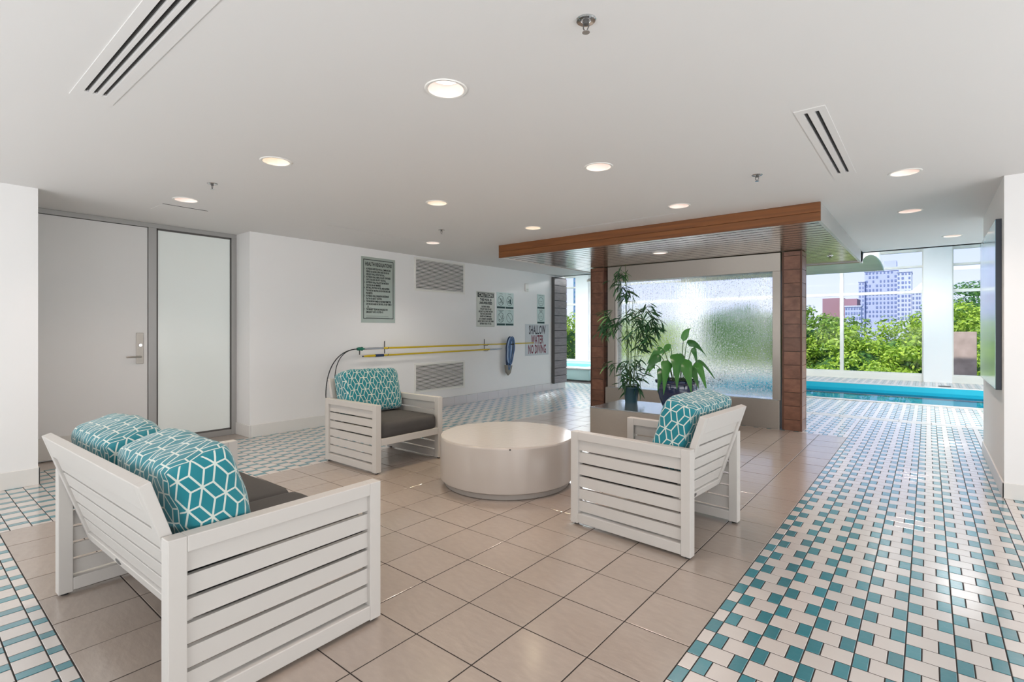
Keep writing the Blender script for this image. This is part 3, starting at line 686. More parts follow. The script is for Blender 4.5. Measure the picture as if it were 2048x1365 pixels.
def smallsign(y0, y1, z0, z1, cap, pic, label):
    s = sign('pictogram_sign', y0, y1, z0, z1, M_signb, label, 'small mint pictogram signs')
    w = (y1-y0)/2; h = z1-z0; r = .095; cz = h*.50
    ring(s, r, cz, M_inkt); m = MB().box(.003, .0036, -w+.008, w-.008, .008, .045)
    if pic != 'swim': bar(m, (-r*.68, cz+r*.68), (r*.68, cz-r*.68))
    if pic == 'dive': bar(m, (-.06, cz-.045), (.07, cz-.045)); bar(m, (.055, cz+.06), (.055, cz-.045)); bar(m, (-.01, cz+.045), (.02, cz-.02), .016); bar(m, (.02, cz-.02), (-.03, cz-.03), .012)
    if pic == 'food': m.box(.003, .0036, .0, .045, cz-.06, cz+.035); bar(m, (.02, cz+.03), (.035, cz+.075), .006); m.box(.003, .0036, -.06, -.015, cz-.045, cz-.03); m.box(.003, .0036, -.06, -.015, cz-.02, cz+.0)
    if pic == 'jump': bar(m, (.02, cz-.02), (.085, cz-.02)); bar(m, (.035, cz+.05), (.05, cz-.01), .014); bar(m, (-.05, cz-.035), (-.02, cz-.055), .02); bar(m, (.02, cz-.02), (.02, cz-.09), .006)
    if pic == 'swim': bar(m, (-.05, cz), (-.02, cz+.012), .01); bar(m, (.01, cz), (.045, cz+.012), .01); bar(m, (-.06, cz-.03), (.06, cz-.03), .005)
    m.build('pictogram', M_inkt, s)
    text(s, 'lettering', cap, 0, h-.035 if '\n' not in cap else h-.028, .026, M_inkt, .8)
smallsign(7.518, 7.778, 1.748, 2.07, 'No Diving', 'dive', 'small no-diving pictogram sign, upper left of the four')
smallsign(7.784, 8.043, 1.748, 2.07, 'No Food', 'food', 'small no-food pictogram sign, upper right of the four')
smallsign(7.518, 7.778, 1.415, 1.738, 'No Jumping Near\nSwimmers', 'jump', 'small no-jumping pictogram sign, lower left of the four')
smallsign(7.784, 8.043, 1.415, 1.738, 'No Pets', 'none', 'small sign with an empty crossed circle, lower right of the four')
smallsign(8.845, 9.121, 1.785, 2.10, 'No Swimming Alone', 'swim', 'small swimmers pictogram sign, upper of the pair by the pilaster')
smallsign(8.845, 9.121, 1.465, 1.78, 'Shower Before\nSwimming', 'swim', 'small round-pictogram sign directly above the shallow water sign')
sh = sign('depth_sign', 8.424, 9.273, .79, 1.455, M_sign3, 'large shallow water no diving sign in grey and maroon letters')
outline(sh, .40, .02, .645, .004, M_signg)
text(sh, 'lettering', 'SHALLOW', 0, .455, .26, M_inkg, .47, off=.006); text(sh, 'lettering', 'WATER', 0, .25, .26, M_inkr, .47, off=.006); text(sh, 'lettering', 'NO DIVING', 0, .045, .26, M_inkr, .45, off=.006)
se = thing('wall_sensor', 'small white wall sensor high beside the pictogram signs', 'sensor', (XW, 8.46, 2.13))
MB().box(0, .035, -.05, .05, 0, .17).build('housing', M_whitep, se, bevel=.01); MB().box(.035, .04, -.03, .03, .02, .06).build('window', M_signw, se)

XP = -6.42
for i, y in enumerate((4.87, 7.15)):
    t = thing('pole_bracket', ['dark pole bracket pin left of the poles', 'dark pole bracket pin near the coiled hose'][i], 'bracket', (XW, y, .97))
    MB().tube([(.015, 0, 0), (.015, 0, .19)], .007, 8).tube([(.0, 0, .07), (.08, 0, .07), (.105, 0, .075), (.115, 0, .1)], .005, 6).tube([(.0, 0, -.03), (.08, 0, -.03), (.105, 0, -.025), (.115, 0, 0)], .005, 6).build('hook', M_slot, t, smooth=True)
pa = thing('telescopic_pole', 'upper yellow telescopic pole with green fitting on the left wall', 'pole', (XP, 4.33, 1.055))
MB().tube([(0, .47, 0), (0, 2.6, .003)], .014, 12).tube([(0, 2.6, .003), (0, 4.28, .006)], .011, 12).build('shaft', M_yellow, pa, smooth=True)
MB().tube([(0, .12, 0), (0, .47, 0)], .015, 12).build('sleeve', M_silver, pa, smooth=True)
MB().lathe([(.0, -.04), (.02, -.04), (.026, -.01), (.022, .02), (.028, .03), (.028, .045), (.015, .05), (.015, .08)], 16, m=Matrix.Translation((0, .05, 0)) @ Matrix.Rotation(R(-90), 4, 'X')).build('coupling', M_green, pa, smooth=True)
MB().tube([(0, .05, 0), (0, .05, -.085)], .009, 8).build('clip', M_slot, pa)
def arc(p0, p1, p2, p3, n=18):
    return [tuple((1-t)**3*a+3*(1-t)**2*t*b+3*(1-t)*t*t*c+t**3*d for a, b, c, d in zip(p0, p1, p2, p3)) for t in [i/n for i in range(n+1)]]
MB().tube(arc((0, .02, 0), (0, -.32, 0), (.02, -.50, -.25), (.02, -.50, -.62)), .007, 8).tube(arc((0, .02, 0), (0, -.27, 0), (.0, -.36, -.2), (.0, -.355, -.5)), .006, 8).tube(arc((.02, -.50, -.62), (.02, -.5, -.8), (.0, -.355, -.8), (.0, -.355, -.5)), .0065, 8).build('hoop', M_wire, pa, smooth=True)
pb = thing('telescopic_pole', 'lower yellow pole with navy grip below the first', 'pole', (XP, 4.44, .945))
MB().tube([(0, .0, 0), (0, .1, .001), (0, .22, .002)], [.010, .017, .017], 12).tube([(0, .36, .002), (0, 2.78, .02)], .013, 12).build('shaft', M_yellow, pb, smooth=True)
MB().tube([(0, .21, .002), (0, .36, .003)], .021, 12).tube([(0, -.012, 0), (0, .006, 0)], .011, 10).build('grip', M_navy, pb, smooth=True)
MB().tube([(0, 2.78, .02), (0, 3.1, .021)], .013, 12).tube([(0, 3.1, .021), (0, 3.15, .021)], .009, 8).build('sleeve', M_silver, pb, smooth=True)
hz = thing('coiled_hose', 'coiled blue vacuum hose hanging over the pole end', 'hose', (-6.42, 7.80, 1.05))
random.seed(3)
for i in range(9):
    a = random.uniform(-.045, .05); w = random.uniform(.045, .10); dp = random.uniform(-.50, -.33); tp = random.uniform(.10, .15); xx = .03+.012*(i % 4)
    pts = []
    for k in range(25):
        t = 2*math.pi*k/24; c_, s_ = math.cos(t), math.sin(t)
        zc = (tp+dp)/2; zh = (tp-dp)/2
        pts.append((xx, a+w*s_*(1 if c_ > 0 else .8)-.12*(1-(c_+1)/2)*.5, zc+zh*(c_ if abs(c_) < .9 else c_)))
    MB().tube(pts, .013, 8, False).build('hose_loop', M_hose2 if i in (2, 6) else (M_hose if i % 2 else M_navy), hz, smooth=True)
MB().add([(-.0, -.14, -.40), (.0, .06, -.42), (.0, .03, -.58), (.0, -.03, -.62), (.0, -.12, -.54), (.05, -.13, -.40), (.05, .05, -.42), (.03, .02, -.57), (.02, -.03, -.61), (.04, -.11, -.53)],
          [(0, 1, 2, 3, 4), (5, 9, 8, 7, 6), (0, 5, 6, 1), (1, 6, 7, 2), (2, 7, 8, 3), (3, 8, 9, 4), (4, 9, 5, 0)]).build('net_bag', M_mesh, hz)
MB().box(.0, .075, -.07, .085, -.012, .012).build('strap', M_black, hz)

# ------------------------------------------------------------------ artwork on the right wall
ar = thing('wall_artwork', 'large blue-green glossy artwork in a dark slate box on the right wall', 'artwork', (.466, 6.55, .84))
MB().box(-.036, 0, -.80, .75, 0, 1.40).build('box_frame', M_artside, ar, bevel=.002)
MB().box(-.038, -.036, -.795, .745, .006, 1.394).build('print', M_art, ar)

# ------------------------------------------------------------------ seats
def frame_arm(W_, D_, side, par):
    s = -1 if side < 0 else 1; x0, x1 = (-W_/2, -W_/2+.06) if s < 0 else (W_/2-.06, W_/2)
    Hh = .635
    fr = MB().box(x0, x1, 0, .058, .012, Hh).box(x0, x1, D_-.058, D_, .012, Hh).box(x0, x1, .058, D_-.058, Hh-.055, Hh).box(x0, x1, .058, D_-.058, .018, .081).build('arm_frame', M_chair, par, bevel=.003)
    me = MB().box((x0+x1)/2-.010, (x0+x1)/2+.010, .056, D_-.056, 0, .0685).mesh('slat'); me.materials.append(M_chair)
    for k in range(6): link('slat', me, None, fr, (0, 0, .095+.0826*k)) 
    for y in (.03, D_-.03): MB().lathe([(0, 0), (.016, 0), (.014, .012), (0, .012)], 12, ((x0+x1)/2, y, 0)).build('glide', M_black, fr)
    return fr
def seat_frame(name, W_, D_, label, cat, loc, rz):
    t = thing(name, label, cat, loc, rz)
    frame_arm(W_, D_, -1, t); frame_arm(W_, D_, 1, t)
    xi = W_/2-.062
    MB().box(-xi, xi, D_-.05, D_, .255, .32).build('front_rail', M_chair, t, bevel=.003)
    MB().box(-xi, xi, .14, D_-.05, .285, .30).box(-xi, xi, .45, .50, .25, .285).build('seat_deck', M_chair, t)
    # backrest, leaning back 18 degrees; local z runs up its plane
    bk = bpy.data.objects.new('backrest', None)
    A = Matrix.Translation((0, .135, .262)) @ Matrix.Rotation(R(18), 4, 'X')
    L = (.822-.262)/math.cos(R(18)); xb = xi-.002
    fr = MB().box(-xb, -xb+.045, -.018, .02, 0, L, A).box(xb-.045, xb, -.018, .02, 0, L, A).box(-xb+.045, xb-.045, -.018, .02, L-.105, L, A).box(-xb+.045, xb-.045, -.018, .02, 0, .05, A).build('back_frame', M_chair, t, bevel=.003)
    p = (L-.105-.05)/5
    for k in range(5): MB().box(-xb+.043, xb-.043, -.006, .008, .05+p*k+.006, .05+p*(k+1)-.006, A).build('slat', M_chair, fr, bevel=.002)
    bd = MB().lathe([(0, .002), (.022, .002), (.025, 0)], 24, m=A @ Matrix.Translation((-W_*.12, -.018, .025)) @ Matrix.Rotation(R(90), 4, 'X') @ Matrix.Diagonal((1.5, .55, 1, 1))).build('badge', M_slot, t)
    return t
def soft(name, w, d, h, n, m, par_m, label, cat, puff=.02, wr=.004, group=None, segs=(18, 14, 6), seed=1, uvs=True):
    """rounded soft box: w along x, d along y, h along z, centred"""
    rnd = random.Random(seed); b = bmesh.new(); uvl = b.loops.layers.uv.new('UVMap')
    sx, sy, sz = segs; cache = {}
    ph = [rnd.uniform(0, 6) for _ in range(8)]
    def V(p):
        k = tuple(round(c, 5) for c in p)
        if k in cache: return cache[k]
        q = Vector(p); e = sum(abs(c)**n for c in q)**(1/n); q = q/e
        X, Y, Z = q.x*w/2, q.y*d/2, q.z*h/2
        ctr = (1-p[0]**2)*(1-p[2]**2) if d < h else (1-p[0]**2)*(1-p[1]**2)
        if d < h: Y += (1 if p[1] > 0 else -1)*puff*ctr*abs(p[1])
        else: Z += (1 if p[2] > 0 else -1)*puff*ctr*abs(p[2])
        s = wr*(math.sin(X*17+ph[0]+Z*9)*math.sin(Z*21+ph[1])+.6*math.sin(X*41+ph[2]+Y*30)*math.sin(Z*33+Y*25+ph[3]))
        q2 = Vector((X, Y, Z)); q2 += q2.normalized()*s
        cache[k] = b.verts.new(q2); return cache[k]
    dims = (w, d, h); sg = (sx, sy, sz)
    for ax in range(3):
        u, v = [(1, 2), (0, 2), (0, 1)][ax]
        for sgn in (-1, 1):
            nu, nv = sg[u], sg[v]
            for i in range(nu):
                for j in range(nv):
                    cs = []
                    for di, dj in ((0, 0), (1, 0), (1, 1), (0, 1)):
                        p = [0, 0, 0]; p[ax] = sgn; p[u] = -1+2*(i+di)/nu; p[v] = -1+2*(j+dj)/nv; cs.append(p)
                    try: f = b.faces.new([V(p) for p in cs])
                    except ValueError: continue
                    for lp, p in zip(f.loops, cs):
                        if ax == 1: uvc = (p[0]*w/2, p[2]*h/2)
                        elif ax == 2: uvc = (p[0]*w/2, sgn*h/2+p[1]*d/2)
                        else: uvc = (p[1]*d/2+.03, p[2]*h/2+.02)
                        lp[uvl].uv = uvc
    bmesh.ops.recalc_face_normals(b, faces=b.faces)
    me = bpy.data.meshes.new(name); b.to_mesh(me); b.free()
    for p in me.polygons: p.use_smooth = True
    o = link(name, me, m); tag(o, label, cat, group); o.matrix_world = par_m
    return o
def world(loc, rz): return Matrix.Translation(loc) @ Matrix.Rotation(rz, 4, 'Z')
def cushions(tag_, W_, D_, loc, rz, n, labels, seatlabels, seed):
    Mw = world(loc, rz); wi = W_-.13; cw = wi/n
    for i in range(n):
        cx = -wi/2+cw*(i+.5)
        soft('seat_cushion', cw-.004, D_-.17, .15, 14, M_grey, Mw @ Matrix.Translation((cx, .17+(D_-.17)/2-.005, .385)), seatlabels[i], 'cushion', .012, .002, 'grey seat cushions', (16, 16, 5), seed+i)
        jig = random.Random(seed+i).uniform(-1, 1)
        M_ = Mw @ Matrix.Translation((cx, .19 if n == 2 else .165, .68 if n == 2 else .686)) @ Matrix.Rotation(R(17+jig*1.5), 4, 'X') @ Matrix.Rotation(R(jig*1.5), 4, 'Y')
        bc = soft('back_cushion', cw-.012, .25 if n == 2 else .21, .44 if n == 2 else .45, 5.5 if n == 2 else 9, M_fab, M_, labels[i], 'cushion', .022, .006 if n == 2 else .004, 'teal patterned back cushions', (40, 14, 26), seed+9+i)
SOFA = ((-2.667, .5685, 0), R(1.7)); CH1 = ((-4.775, 3.265, 0), R(-90)); CH2 = ((-1.034, 3.336, 0), R(86.1))
seat_frame('slatted_sofa', 1.467, .86, 'white slatted two-seat sofa with its back to the camera', 'sofa', *SOFA)
cushions('sofa', 1.467, .86, *SOFA, 2, ['left teal lattice-print back cushion on the sofa', 'right teal lattice-print back cushion on the sofa'], ['left grey seat cushion of the sofa', 'right grey seat cushion of the sofa'], 11)
seat_frame('slatted_armchair', .83, .85, 'white slatted armchair by the left wall, facing the round table', 'armchair', *CH1)
cushions('c1', .83, .85, *CH1, 1, ['teal lattice-print back cushion on the armchair by the left wall'], ['dark grey seat cushion of the armchair by the left wall'], 31)
seat_frame('slatted_armchair', .81, .85, 'white slatted armchair in front of the steel plinth, seen from behind', 'armchair', *CH2)
cushions('c2', .81, .85, *CH2, 1, ['teal lattice-print back cushion on the armchair by the plinth'], ['grey seat cushion of the armchair by the plinth'], 51)

# ------------------------------------------------------------------ round table
rt = thing('round_table', 'low white round drum coffee table between the chairs', 'table', (-2.892, 3.487, 0))
MB().lathe([(.535, 0), (.545, .004), (.545, .055), (0, .055)], 96).build('plinth', mat('table_plinth', (160, 152, 145), .5), rt, smooth=True)
MB().lathe([(0, .05), (.572, .05), (.582, .058), (.585, .075), (.585, .40), (.583, .41), (.578, .4155), (.570, .4165)], 128).build('drum', M_table, rt, smooth=True)
MB().lathe([(0, .4168), (.572, .4168)], 128).build('tabletop', M_tabletop, rt, smooth=True)
MB().lathe([(0, .4), (.006, .4), (.006, .41), (0, .41)], 8, (.585*math.cos(R(-48)), .585*math.sin(R(-48)), 0)).build('chip', M_black, rt)

# ------------------------------------------------------------------ steel plinth with plants
bx = thing('steel_plinth', 'low brushed steel box holding two potted plants', 'plinth', (-2.6, 5.83, 0))
MB().box(-.58, .58, -.415, .415, 0, .388).build('body', M_steel, bx, bevel=.003)
MB().box(-.582, .582, -.417, .417, .388, .40).build('top_plate', M_steeltop, bx, bevel=.002)
# bamboo
PB = Vector((-2.95, 6.05, .40))
bp_ = thing('potted_bamboo', 'tall leafy bamboo plant in a dark teal pot on the steel box', 'plant', PB)
MB().lathe([(0, 0), (.075, 0), (.095, .185), (.1, .19), (.1, .205), (.09, .205), (.088, .17), (0, .17)], 40).build('pot', M_pot1, bp_, smooth=True)
MB().lathe([(0, .175), (.088, .172)], 24).build('soil', M_soil, bp_)
rv = Vector((math.cos(YAW), math.sin(YAW), 0)); fv = Vector((-math.sin(YAW), math.cos(YAW), 0))
def plan(a, b_, z): return rv*a + fv*b_ + Vector((0, 0, z))
def leafmesh(name, L, Wd, droop, seg=5, m=None, fold=.15):
    vs, fs = [], []
    for i in range(seg+1):
        t = i/seg; w = Wd*math.sin(math.pi*min(1, t*.92+.06))**.8*(1-.25*t)
        if i == seg: w = 0.0005
        a = droop*t; x = L*t*math.cos(a*.6); z = -L*t*math.sin(a*.6)
        vs += [(x, -w, z+fold*w), (x, 0, z), (x, w, z+fold*w)]
    for i in range(seg):
        k = i*3; fs += [(k, k+3, k+4, k+1), (k+1, k+4, k+5, k+2)]
    me = bpy.data.meshes.new(name); me.from_pydata(vs, [], fs)
    for p in me.polygons: p.use_smooth = True
    me.materials.append(m); return me
LB = [leafmesh('leaf', L, .0155, d, 4, M_leafb) for L, d in ((.155, .5), (.18, .9), (.135, .3))] + [leafmesh('leaf', .165, .0125, .9, 4, M_leafb2)]
random.seed(21)
canes = [((-.02, 0), [(-.05, .02, 0.0), (-.045, .02, .9), (-.07, .02, 1.78)]), ((.0, 0), [(-.01, 0, 0), (.0, 0, .8), (.03, .01, 1.45)]), ((.03, 0), [(.03, 0, 0), (.045, 0, .7), (.10, 0, 1.2)]), ((0, 0), [(-.02, -.02, 0), (-.03, -.02, .6), (-.08, -.02, 1.25)])]
for _, pts in canes:
    P_ = arc(plan(*pts[0])+Vector((0, 0, .17)), plan(*pts[1])*.6+plan(*pts[0])*.4, plan(*pts[1]), plan(*pts[2]), 10)
    MB().tube(P_, [.0075-.0045*i/10 for i in range(11)], 6).build('cane', M_cane, bp_, smooth=True)
# branch clusters: (right, depth, height above plinth, spread, count, pale = leaves painted as lit)
clus = [(-.13, .0, 1.66, .07, 18, 1), (-.10, 0, 1.46, .09, 16, 0), (-.18, 0, 1.55, .06, 8, 1), (-.04, .02, 1.38, .09, 12, 0), (-.31, 0, 1.12, .07, 16, 1), (-.30, 0, .95, .10, 24, 1), (-.20, 0, 1.02, .09, 16, 0), (-.08, 0, 1.08, .10, 12, 0), (.05, 0, 1.12, .10, 18, 0), (.14, 0, 1.0, .10, 20, 0), (.20, 0, 1.18, .09, 18, 0),
        (.27, 0, 1.05, .10, 22, 0), (.30, 0, .95, .08, 14, 0), (.20, 0, .82, .09, 20, 0), (.10, 0, .90, .10, 16, 0), (-.04, 0, .85, .08, 8, 0), (.12, 0, .72, .07, 8, 0), (-.25, 0, .50, .06, 8, 1), (-.08, 0, .48, .10, 16, 0), (.06, 0, .50, .10, 14, 0), (-.05, 0, .32, .11, 20, 0), (.10, -.03, .35, .11, 20, 0), (.03, -.06, .22, .07, 12, 0)]
tot = 0; br = MB()
for (a, b_, z, sp, cnt, pale) in clus:
    c = plan(a, b_, z)
    st = plan(max(-.06, min(.08, a*.3)), 0, max(.18, z-.22-abs(a)*.4)); br.tube(arc(st, st.lerp(c, .3)+Vector((0, 0, .05)), st.lerp(c, .7)+Vector((0, 0, .05)), c, 6), .0022, 5)
    for k in range(round(cnt*.86)):
        if tot >= 298: break
        p = c + plan(random.gauss(0, sp*.45), random.gauss(0, sp*.6), random.gauss(0, sp*.45))
        me = LB[3] if pale and random.random() < .45 else random.choice(LB[:3])
        o = link('leaf', me, None, bp_, p); out = a*2+random.uniform(-1, 1)
        ang = YAW + (0 if out > 0 else math.pi) + random.uniform(-.9, .9)
        o.rotation_euler = (random.uniform(-.9, .9), random.uniform(-.1, 1.15), ang); s = random.uniform(.75, 1.15); o.scale = (s, s, s); tot += 1
br.build('branches', M_cane, bp_)
ex = MB(); lv = [tuple(v.co) for v in LB[0].vertices]; lf = [tuple(p.vertices) for p in LB[0].polygons]
for (a, b_, z, sp, cnt, pale) in clus:
    for k in range(round(cnt*.95)):
        p = plan(a, b_, z) + plan(random.gauss(0, sp*.5), random.gauss(0, sp*.6), random.gauss(0, sp*.5)); out = a*2+random.uniform(-1, 1)
        Mx = Matrix.Translation(p) @ Euler((random.uniform(-.9, .9), random.uniform(-.2, 1.15), YAW+(0 if out > 0 else math.pi)+random.uniform(-.9, .9))).to_matrix().to_4x4() @ Matrix.Scale(random.uniform(.5, .85), 4)
        ex.add([Mx @ Vector(v) for v in lv], lf)
me = ex.mesh('small_leaves'); me.materials.append(M_leafb); link('small_leaves', me, None, bp_)['kind'] = 'stuff'
# peace lily in navy glazed pot
PL = Vector((-2.29, 5.90, .40))
lp_ = thing('potted_lily', 'broad-leaved plant in a large glossy navy glazed pot', 'plant', PL)
MB().lathe([(0, 0), (.15, 0), (.165, .01), (.20, .11), (.222, .20), (.228, .27), (.222, .30), (.225, .305), (.245, .31), (.252, .322), (.252, .34), (.240, .35), (.225, .348), (.215, .335), (.21, .31), (0, .31)], 72).build('pot', M_pot2, lp_, smooth=True)
MB().lathe([(0, .322), (.21, .318)], 32).build('soil', M_soil, lp_)
def bigleaf(base, mid, tip, Wd, tw=0, m=M_lily, seed=0):
    """petiole from base to mid, blade from mid to tip, drooping"""
    base, mid, tip = plan(*base), plan(*mid), plan(*tip)
    MB().tube(arc(base, base.lerp(mid, .4)+Vector((0, 0, .04)), base.lerp(mid, .8)+Vector((0, 0, .04)), mid, 8), .0045, 6).build('stalk', M_cane, lp_, smooth=True)
    seg = 10; vs, fs = [], []; top = mid.lerp(tip, .45)+Vector((0, 0, .05+.12*(mid-tip).length))
    pts = [Vector(p) for p in arc(mid, mid.lerp(top, .6), top, tip, seg)]
    for i, p in enumerate(pts):
        t = i/seg; d = (pts[min(i+1, seg)]-pts[max(i-1, 0)]).normalized(); view = -fv + Vector((0, 0, .5+tw)); sd = d.cross(view).normalized(); nn = sd.cross(d)
        w = Wd*(math.sin(math.pi*min(1, t**.62))**.85)*(1.12-.35*t)+.0008
        for q, u in ((-1, .22), (-.5, .06), (0, 0), (.5, .06), (1, .22)): vs.append(p+sd*w*q+nn*(-w*u*1.0+.006*math.sin(7*t+q*2+seed)))
    for i in range(seg):
        for j in range(4): k = i*5+j; fs.append((k, k+5, k+6, k+1))
    me = bpy.data.meshes.new('leaf'); me.from_pydata(vs, [], fs)
    for p in me.polygons: p.use_smooth = True
    link('leaf', me, m, lp_)
Z0 = .32
for i, a in enumerate([((-.08, 0, Z0), (-.20, -.05, .62), (-.40, -.05, .40), .055), ((-.05, 0, Z0), (-.16, 0, .70), (-.36, .0, .52), .045), ((-.06, -.05, Z0), (-.14, -.10, .58), (-.24, -.27, .20), .065),
                      ((-.03, -.06, Z0), (-.04, -.12, .66), (-.10, -.30, .26), .075), ((.0, -.08, Z0), (.03, -.12, .60), (.05, -.34, .22), .085), ((.05, -.03, Z0), (.10, -.1, .52), (.15, -.30, .25), .06),
                      ((.06, 0, Z0), (.11, 0, .78), (.34, -.02, .62), .045), ((.05, .02, Z0), (.07, 0, .80), (.16, 0, .95), .04), ((.08, 0, Z0), (.17, -.02, .72), (.24, -.03, .45), .035),
                      ((.10, 0, Z0), (.22, -.02, .56), (.42, -.05, .36), .028), ((.10, -.05, Z0), (.19, -.08, .55), (.25, -.26, .24), .055), ((-.10, 0, Z0), (-.26, 0, .52), (-.36, -.08, .42), .05),
                      ((-.02, .05, Z0), (-.05, .08, .72), (-.15, .1, .62), .05), ((-.1, -.06, Z0), (-.2, -.12, .48), (-.30, -.24, .22), .05), ((.02, .06, Z0), (.06, .1, .6), (.15, .12, .5), .05)]): bigleaf(*a, seed=i)

# ------------------------------------------------------------------ OUTSIDE
tag(MB().box(-14, 6, 17.4, 22, -.5, -.25).build('terrace', M_conc), 'pale terrace slab just outside the hall windows', 'terrace')
tag(MB().box(.56, 1.10, 20, 20.5, -.25, 1.28).build('concrete_pier', M_conc, bevel=.01), 'weathered concrete pier outside the right-hand window', 'pier')
g = struct(MB().box(-500, 400, 22, 700, -9, -8).build('ground', mat('ground', (70, 90, 50), .9)))
def crownmesh(seed, r, h, leaves, clumps, ls):
    rn = random.Random(seed); vs, fs = [], []; cs = []
    for _ in range(clumps):
        while True:
            p = Vector((rn.uniform(-1, 1), rn.uniform(-1, 1), rn.uniform(-1, 1)))
            if .35 < p.length < 1: break
        cs.append((Vector((p.x*r, p.y*r, p.z*h)), rn.uniform(.16, .30)*r))
    per = leaves//clumps
    for c, cr_ in cs:
        for _ in range(per):
            d = Vector((rn.gauss(0, 1), rn.gauss(0, 1), rn.gauss(0, 1))).normalized(); p = c + Vector((d.x, d.y, d.z*.6))*cr_*rn.uniform(.55, 1.1)
            nrm = (d+Vector((rn.uniform(-.7, .7), rn.uniform(-.7, .7), rn.uniform(.0, 1.0)))).normalized(); a = nrm.orthogonal().normalized(); a = Matrix.Rotation(rn.uniform(0, 6.28), 3, nrm) @ a; b2 = nrm.cross(a)
            s = ls*rn.uniform(.6, 1.3); k = len(vs)
            vs += [p-a*s, p-b2*s*.42, p+a*s, p+b2*s*.42]; fs.append((k, k+1, k+2, k+3))
    me = bpy.data.meshes.new('foliage'); me.from_pydata([tuple(v) for v in vs], [], fs); return me
crowns = [[crownmesh(40+i, 1, .95, 17000, 120, .036) for i in range(3)]]
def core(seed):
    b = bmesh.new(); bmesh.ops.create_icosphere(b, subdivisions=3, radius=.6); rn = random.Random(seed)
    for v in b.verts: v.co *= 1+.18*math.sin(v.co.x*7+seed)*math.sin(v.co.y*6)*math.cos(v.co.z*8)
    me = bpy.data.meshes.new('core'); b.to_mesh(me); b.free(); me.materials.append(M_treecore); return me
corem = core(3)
trunkm = MB().tube([(0, 0, -9), (.05, 0, -4), (0, 0, 0)], [.28, .2, .08], 8).mesh('trunk'); trunkm.materials.append(M_bark)
cm = []
for i in range(3):
    for j in range(3):
        me = crowns[0][i].copy(); me.materials.append(M_tree[j]); cm.append(me)
# (pixel-free plan positions) x, y, crown centre z, radius, mesh index, label
TR = [(-7.4, 27, .2, 2.6, 2, 'dark green tree at the left of the right-hand windows'), (-4.6, 29, -.2, 2.9, 1, 'mid-green tree behind the wooden column'), (-5.9, 25, -1.6, 2.3, 4, 'low leafy tree behind the wooden column base'),
      (-2.7, 27, -.9, 2.6, 3, 'bright yellow-green tree right of the mullion'), (-3.7, 24.5, -2.4, 2.3, 7, 'low mid-green tree under the bright one'), (-.4, 28, -.5, 2.7, 0, 'bright tree before the grey tower'),
      (-1.3, 24.5, -2.0, 2.2, 6, 'low bright tree in front of the tower window'), (1.4, 26, -.2, 2.8, 3, 'bright tree seen through the right-most window'), (2.5, 33, 1.2, 2.8, 5, 'tall dark tree high in the right-most window'),
      (-9.9, 28, -.6, 2.8, 3, 'tree seen blurred through the water wall, right part'), (-13.5, 28, -.3, 3.0, 6, 'tree seen blurred through the water wall, centre'), (-17.5, 28, -.3, 3.0, 0, 'tree seen blurred through the water wall, left part'),
      (-19.6, 25.5, .5, 2.9, 3, 'bright tree in the narrow window past the left wall'), (-22.5, 30, .0, 3.2, 4, 'tree behind the narrow window past the left wall'), (4.4, 29, -.2, 3.0, 1, 'tree beyond the right-most window'),
      (-8.6, 33, -.6, 3.0, 7, 'distant tree behind the dark green one'), (-11.5, 25, -1.4, 2.6, 6, 'low tree below the water wall view')]
for i, (x, y, z, r, k, lb) in enumerate(TR):
    t = thing('tree', lb, 'tree', (x, y, z), random.uniform(0, 6), 'trees outside the hall')
    f = link('foliage', cm[k], None, t); f.scale = (r, r, r*.95); c = link('inner_foliage', corem, None, t); c.scale = (r, r, r*.9); link('trunk', trunkm, None, t)
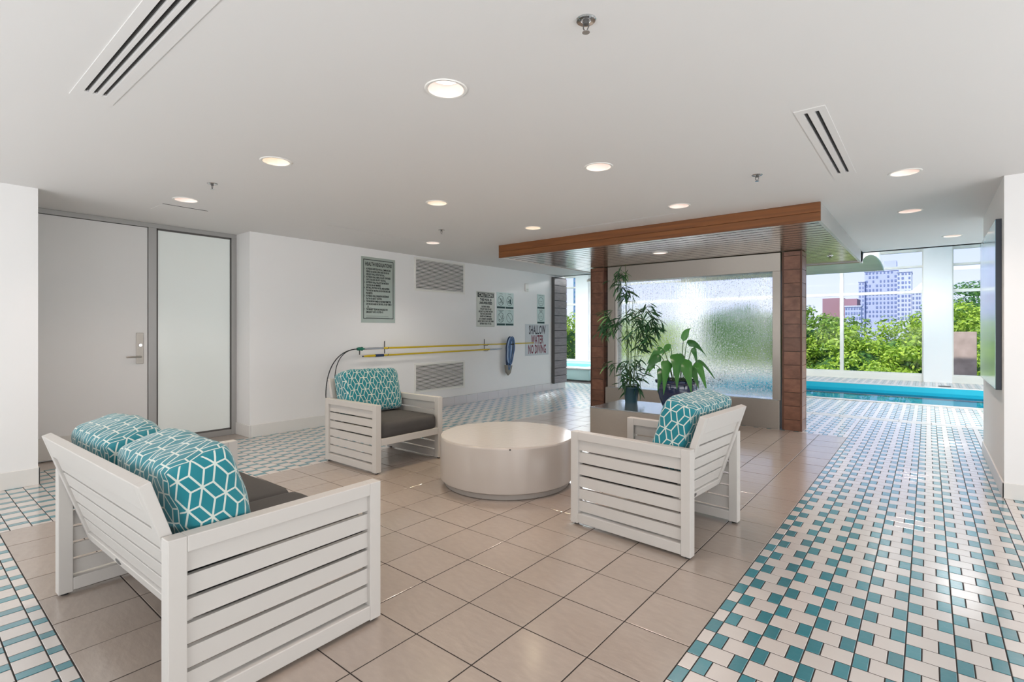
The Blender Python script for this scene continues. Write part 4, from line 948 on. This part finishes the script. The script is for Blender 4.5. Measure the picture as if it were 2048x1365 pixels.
# buildings
M_tower = mat('tower_wall', (168, 178, 212), .8); M_tower2 = mat('tower_pale', (186, 194, 222), .8); M_twin = mat('tower_window', (112, 128, 168), .3); M_brick = mat('far_brick', (150, 118, 128), .9); M_roof = mat('far_roof', (196, 206, 216), .7)
FY = 450
def X_at(px, Y=FY):
    r = (px-1024)/FPX; dx = -math.sin(YAW)+r*math.cos(YAW); dy = math.cos(YAW)+r*math.sin(YAW); return dx/dy*Y
def Z_at(px, py, Y=FY):
    r = (px-1024)/FPX; dy = math.cos(YAW)+r*math.sin(YAW); return CH+(HY-py)/FPX*Y/dy
def block(par, nm, xa, xb, top, y0, dep, m, wins=None):
    x0, x1, z1 = X_at(xa, y0), X_at(xb, y0), Z_at((xa+xb)/2, top, y0)
    MB().box(x0, x1, y0, y0+dep, -8, z1).build(nm, m, par)
    if wins:
        n, fh = wins; w = (x1-x0)/n; mb = MB(); rn = random.Random(int(xa)); z = z1-fh
        cols = [(rn.uniform(.12, .3), rn.uniform(.62, .88)) for _ in range(n)]
        while z > 6:
            for i in range(n):
                a, c = cols[i]
                if rn.random() < .93: mb.box(x0+w*(i+a), x0+w*(i+c), y0-.25, y0+.1, z+fh*.25, z+fh*.75)
            z -= fh
        mb.build('window_rows', M_twin, par)['kind'] = 'stuff'
        MB().box(x0-.3, x1+.3, y0-.4, y0+dep+.3, z1-.6, z1+.1).build('cornice', M_tower2, par)
tw = thing('apartment_tower', 'tall blue-grey apartment tower beyond the trees', 'building', (0, 0, -8))
for a in [('main_block', 1729, 1795, 541, FY, 20, M_tower, (9, 3.1)), ('east_block', 1794, 1823, 543, FY-4, 22, M_tower2, (4, 3.1)), ('penthouse', 1768, 1793, 522, FY+3, 12, M_tower, None), ('side_wing', 1717, 1729, 563, FY-2, 18, M_tower, (2, 3.1))]: block(tw, *a)
for o in kids(tw): o.location = (0, 0, 8)
tb = thing('lower_apartment_block', 'lower pale block with gabled roof right of the tower', 'building', (0, 0, -8))
block(tb, 'wall', 1824, 1856, 582, FY-20, 20, M_tower2, (5, 3.1))
x0, x1, zz0 = X_at(1822, FY-20), X_at(1860, FY-20), Z_at(1840, 574, FY-20); MB().add([(x0, FY-21, zz0-2.6), (x1, FY-21, zz0-2.6), (x1, FY-2, zz0-2.6), (x0, FY-2, zz0-2.6), (x0+6, FY-12, zz0+4), (x1-2, FY-12, zz0+4)], [(0, 1, 5, 4), (1, 2, 5), (2, 3, 4, 5), (3, 0, 4), (0, 3, 2, 1)]).build('roof', M_roof, tb)
for o in kids(tb): o.location = (0, 0, 8)
bb = thing('brick_building', 'low reddish building left of the tower', 'building', (0, 0, -8))
block(bb, 'wall', 1686, 1714, 598, 380, 20, M_brick, None); block(bb, 'lower_wall', 1645, 1687, 597, 390, 20, M_brick, None); block(bb, 'front_wall', 1690, 1722, 612, 370, 8, M_tower, (6, 3))
for o in kids(bb): o.location = (0, 0, 8)
gt = thing('glass_tower', 'narrow slice of blue glass tower in the window past the left wall', 'building', (0, 0, -8))
block(gt, 'wall', 1147, 1172, 500, 300, 20, mat('glass_tower_wall', (70, 120, 150), .2), (4, 3.2))
for o in kids(gt): o.location = (0, 0, 8)
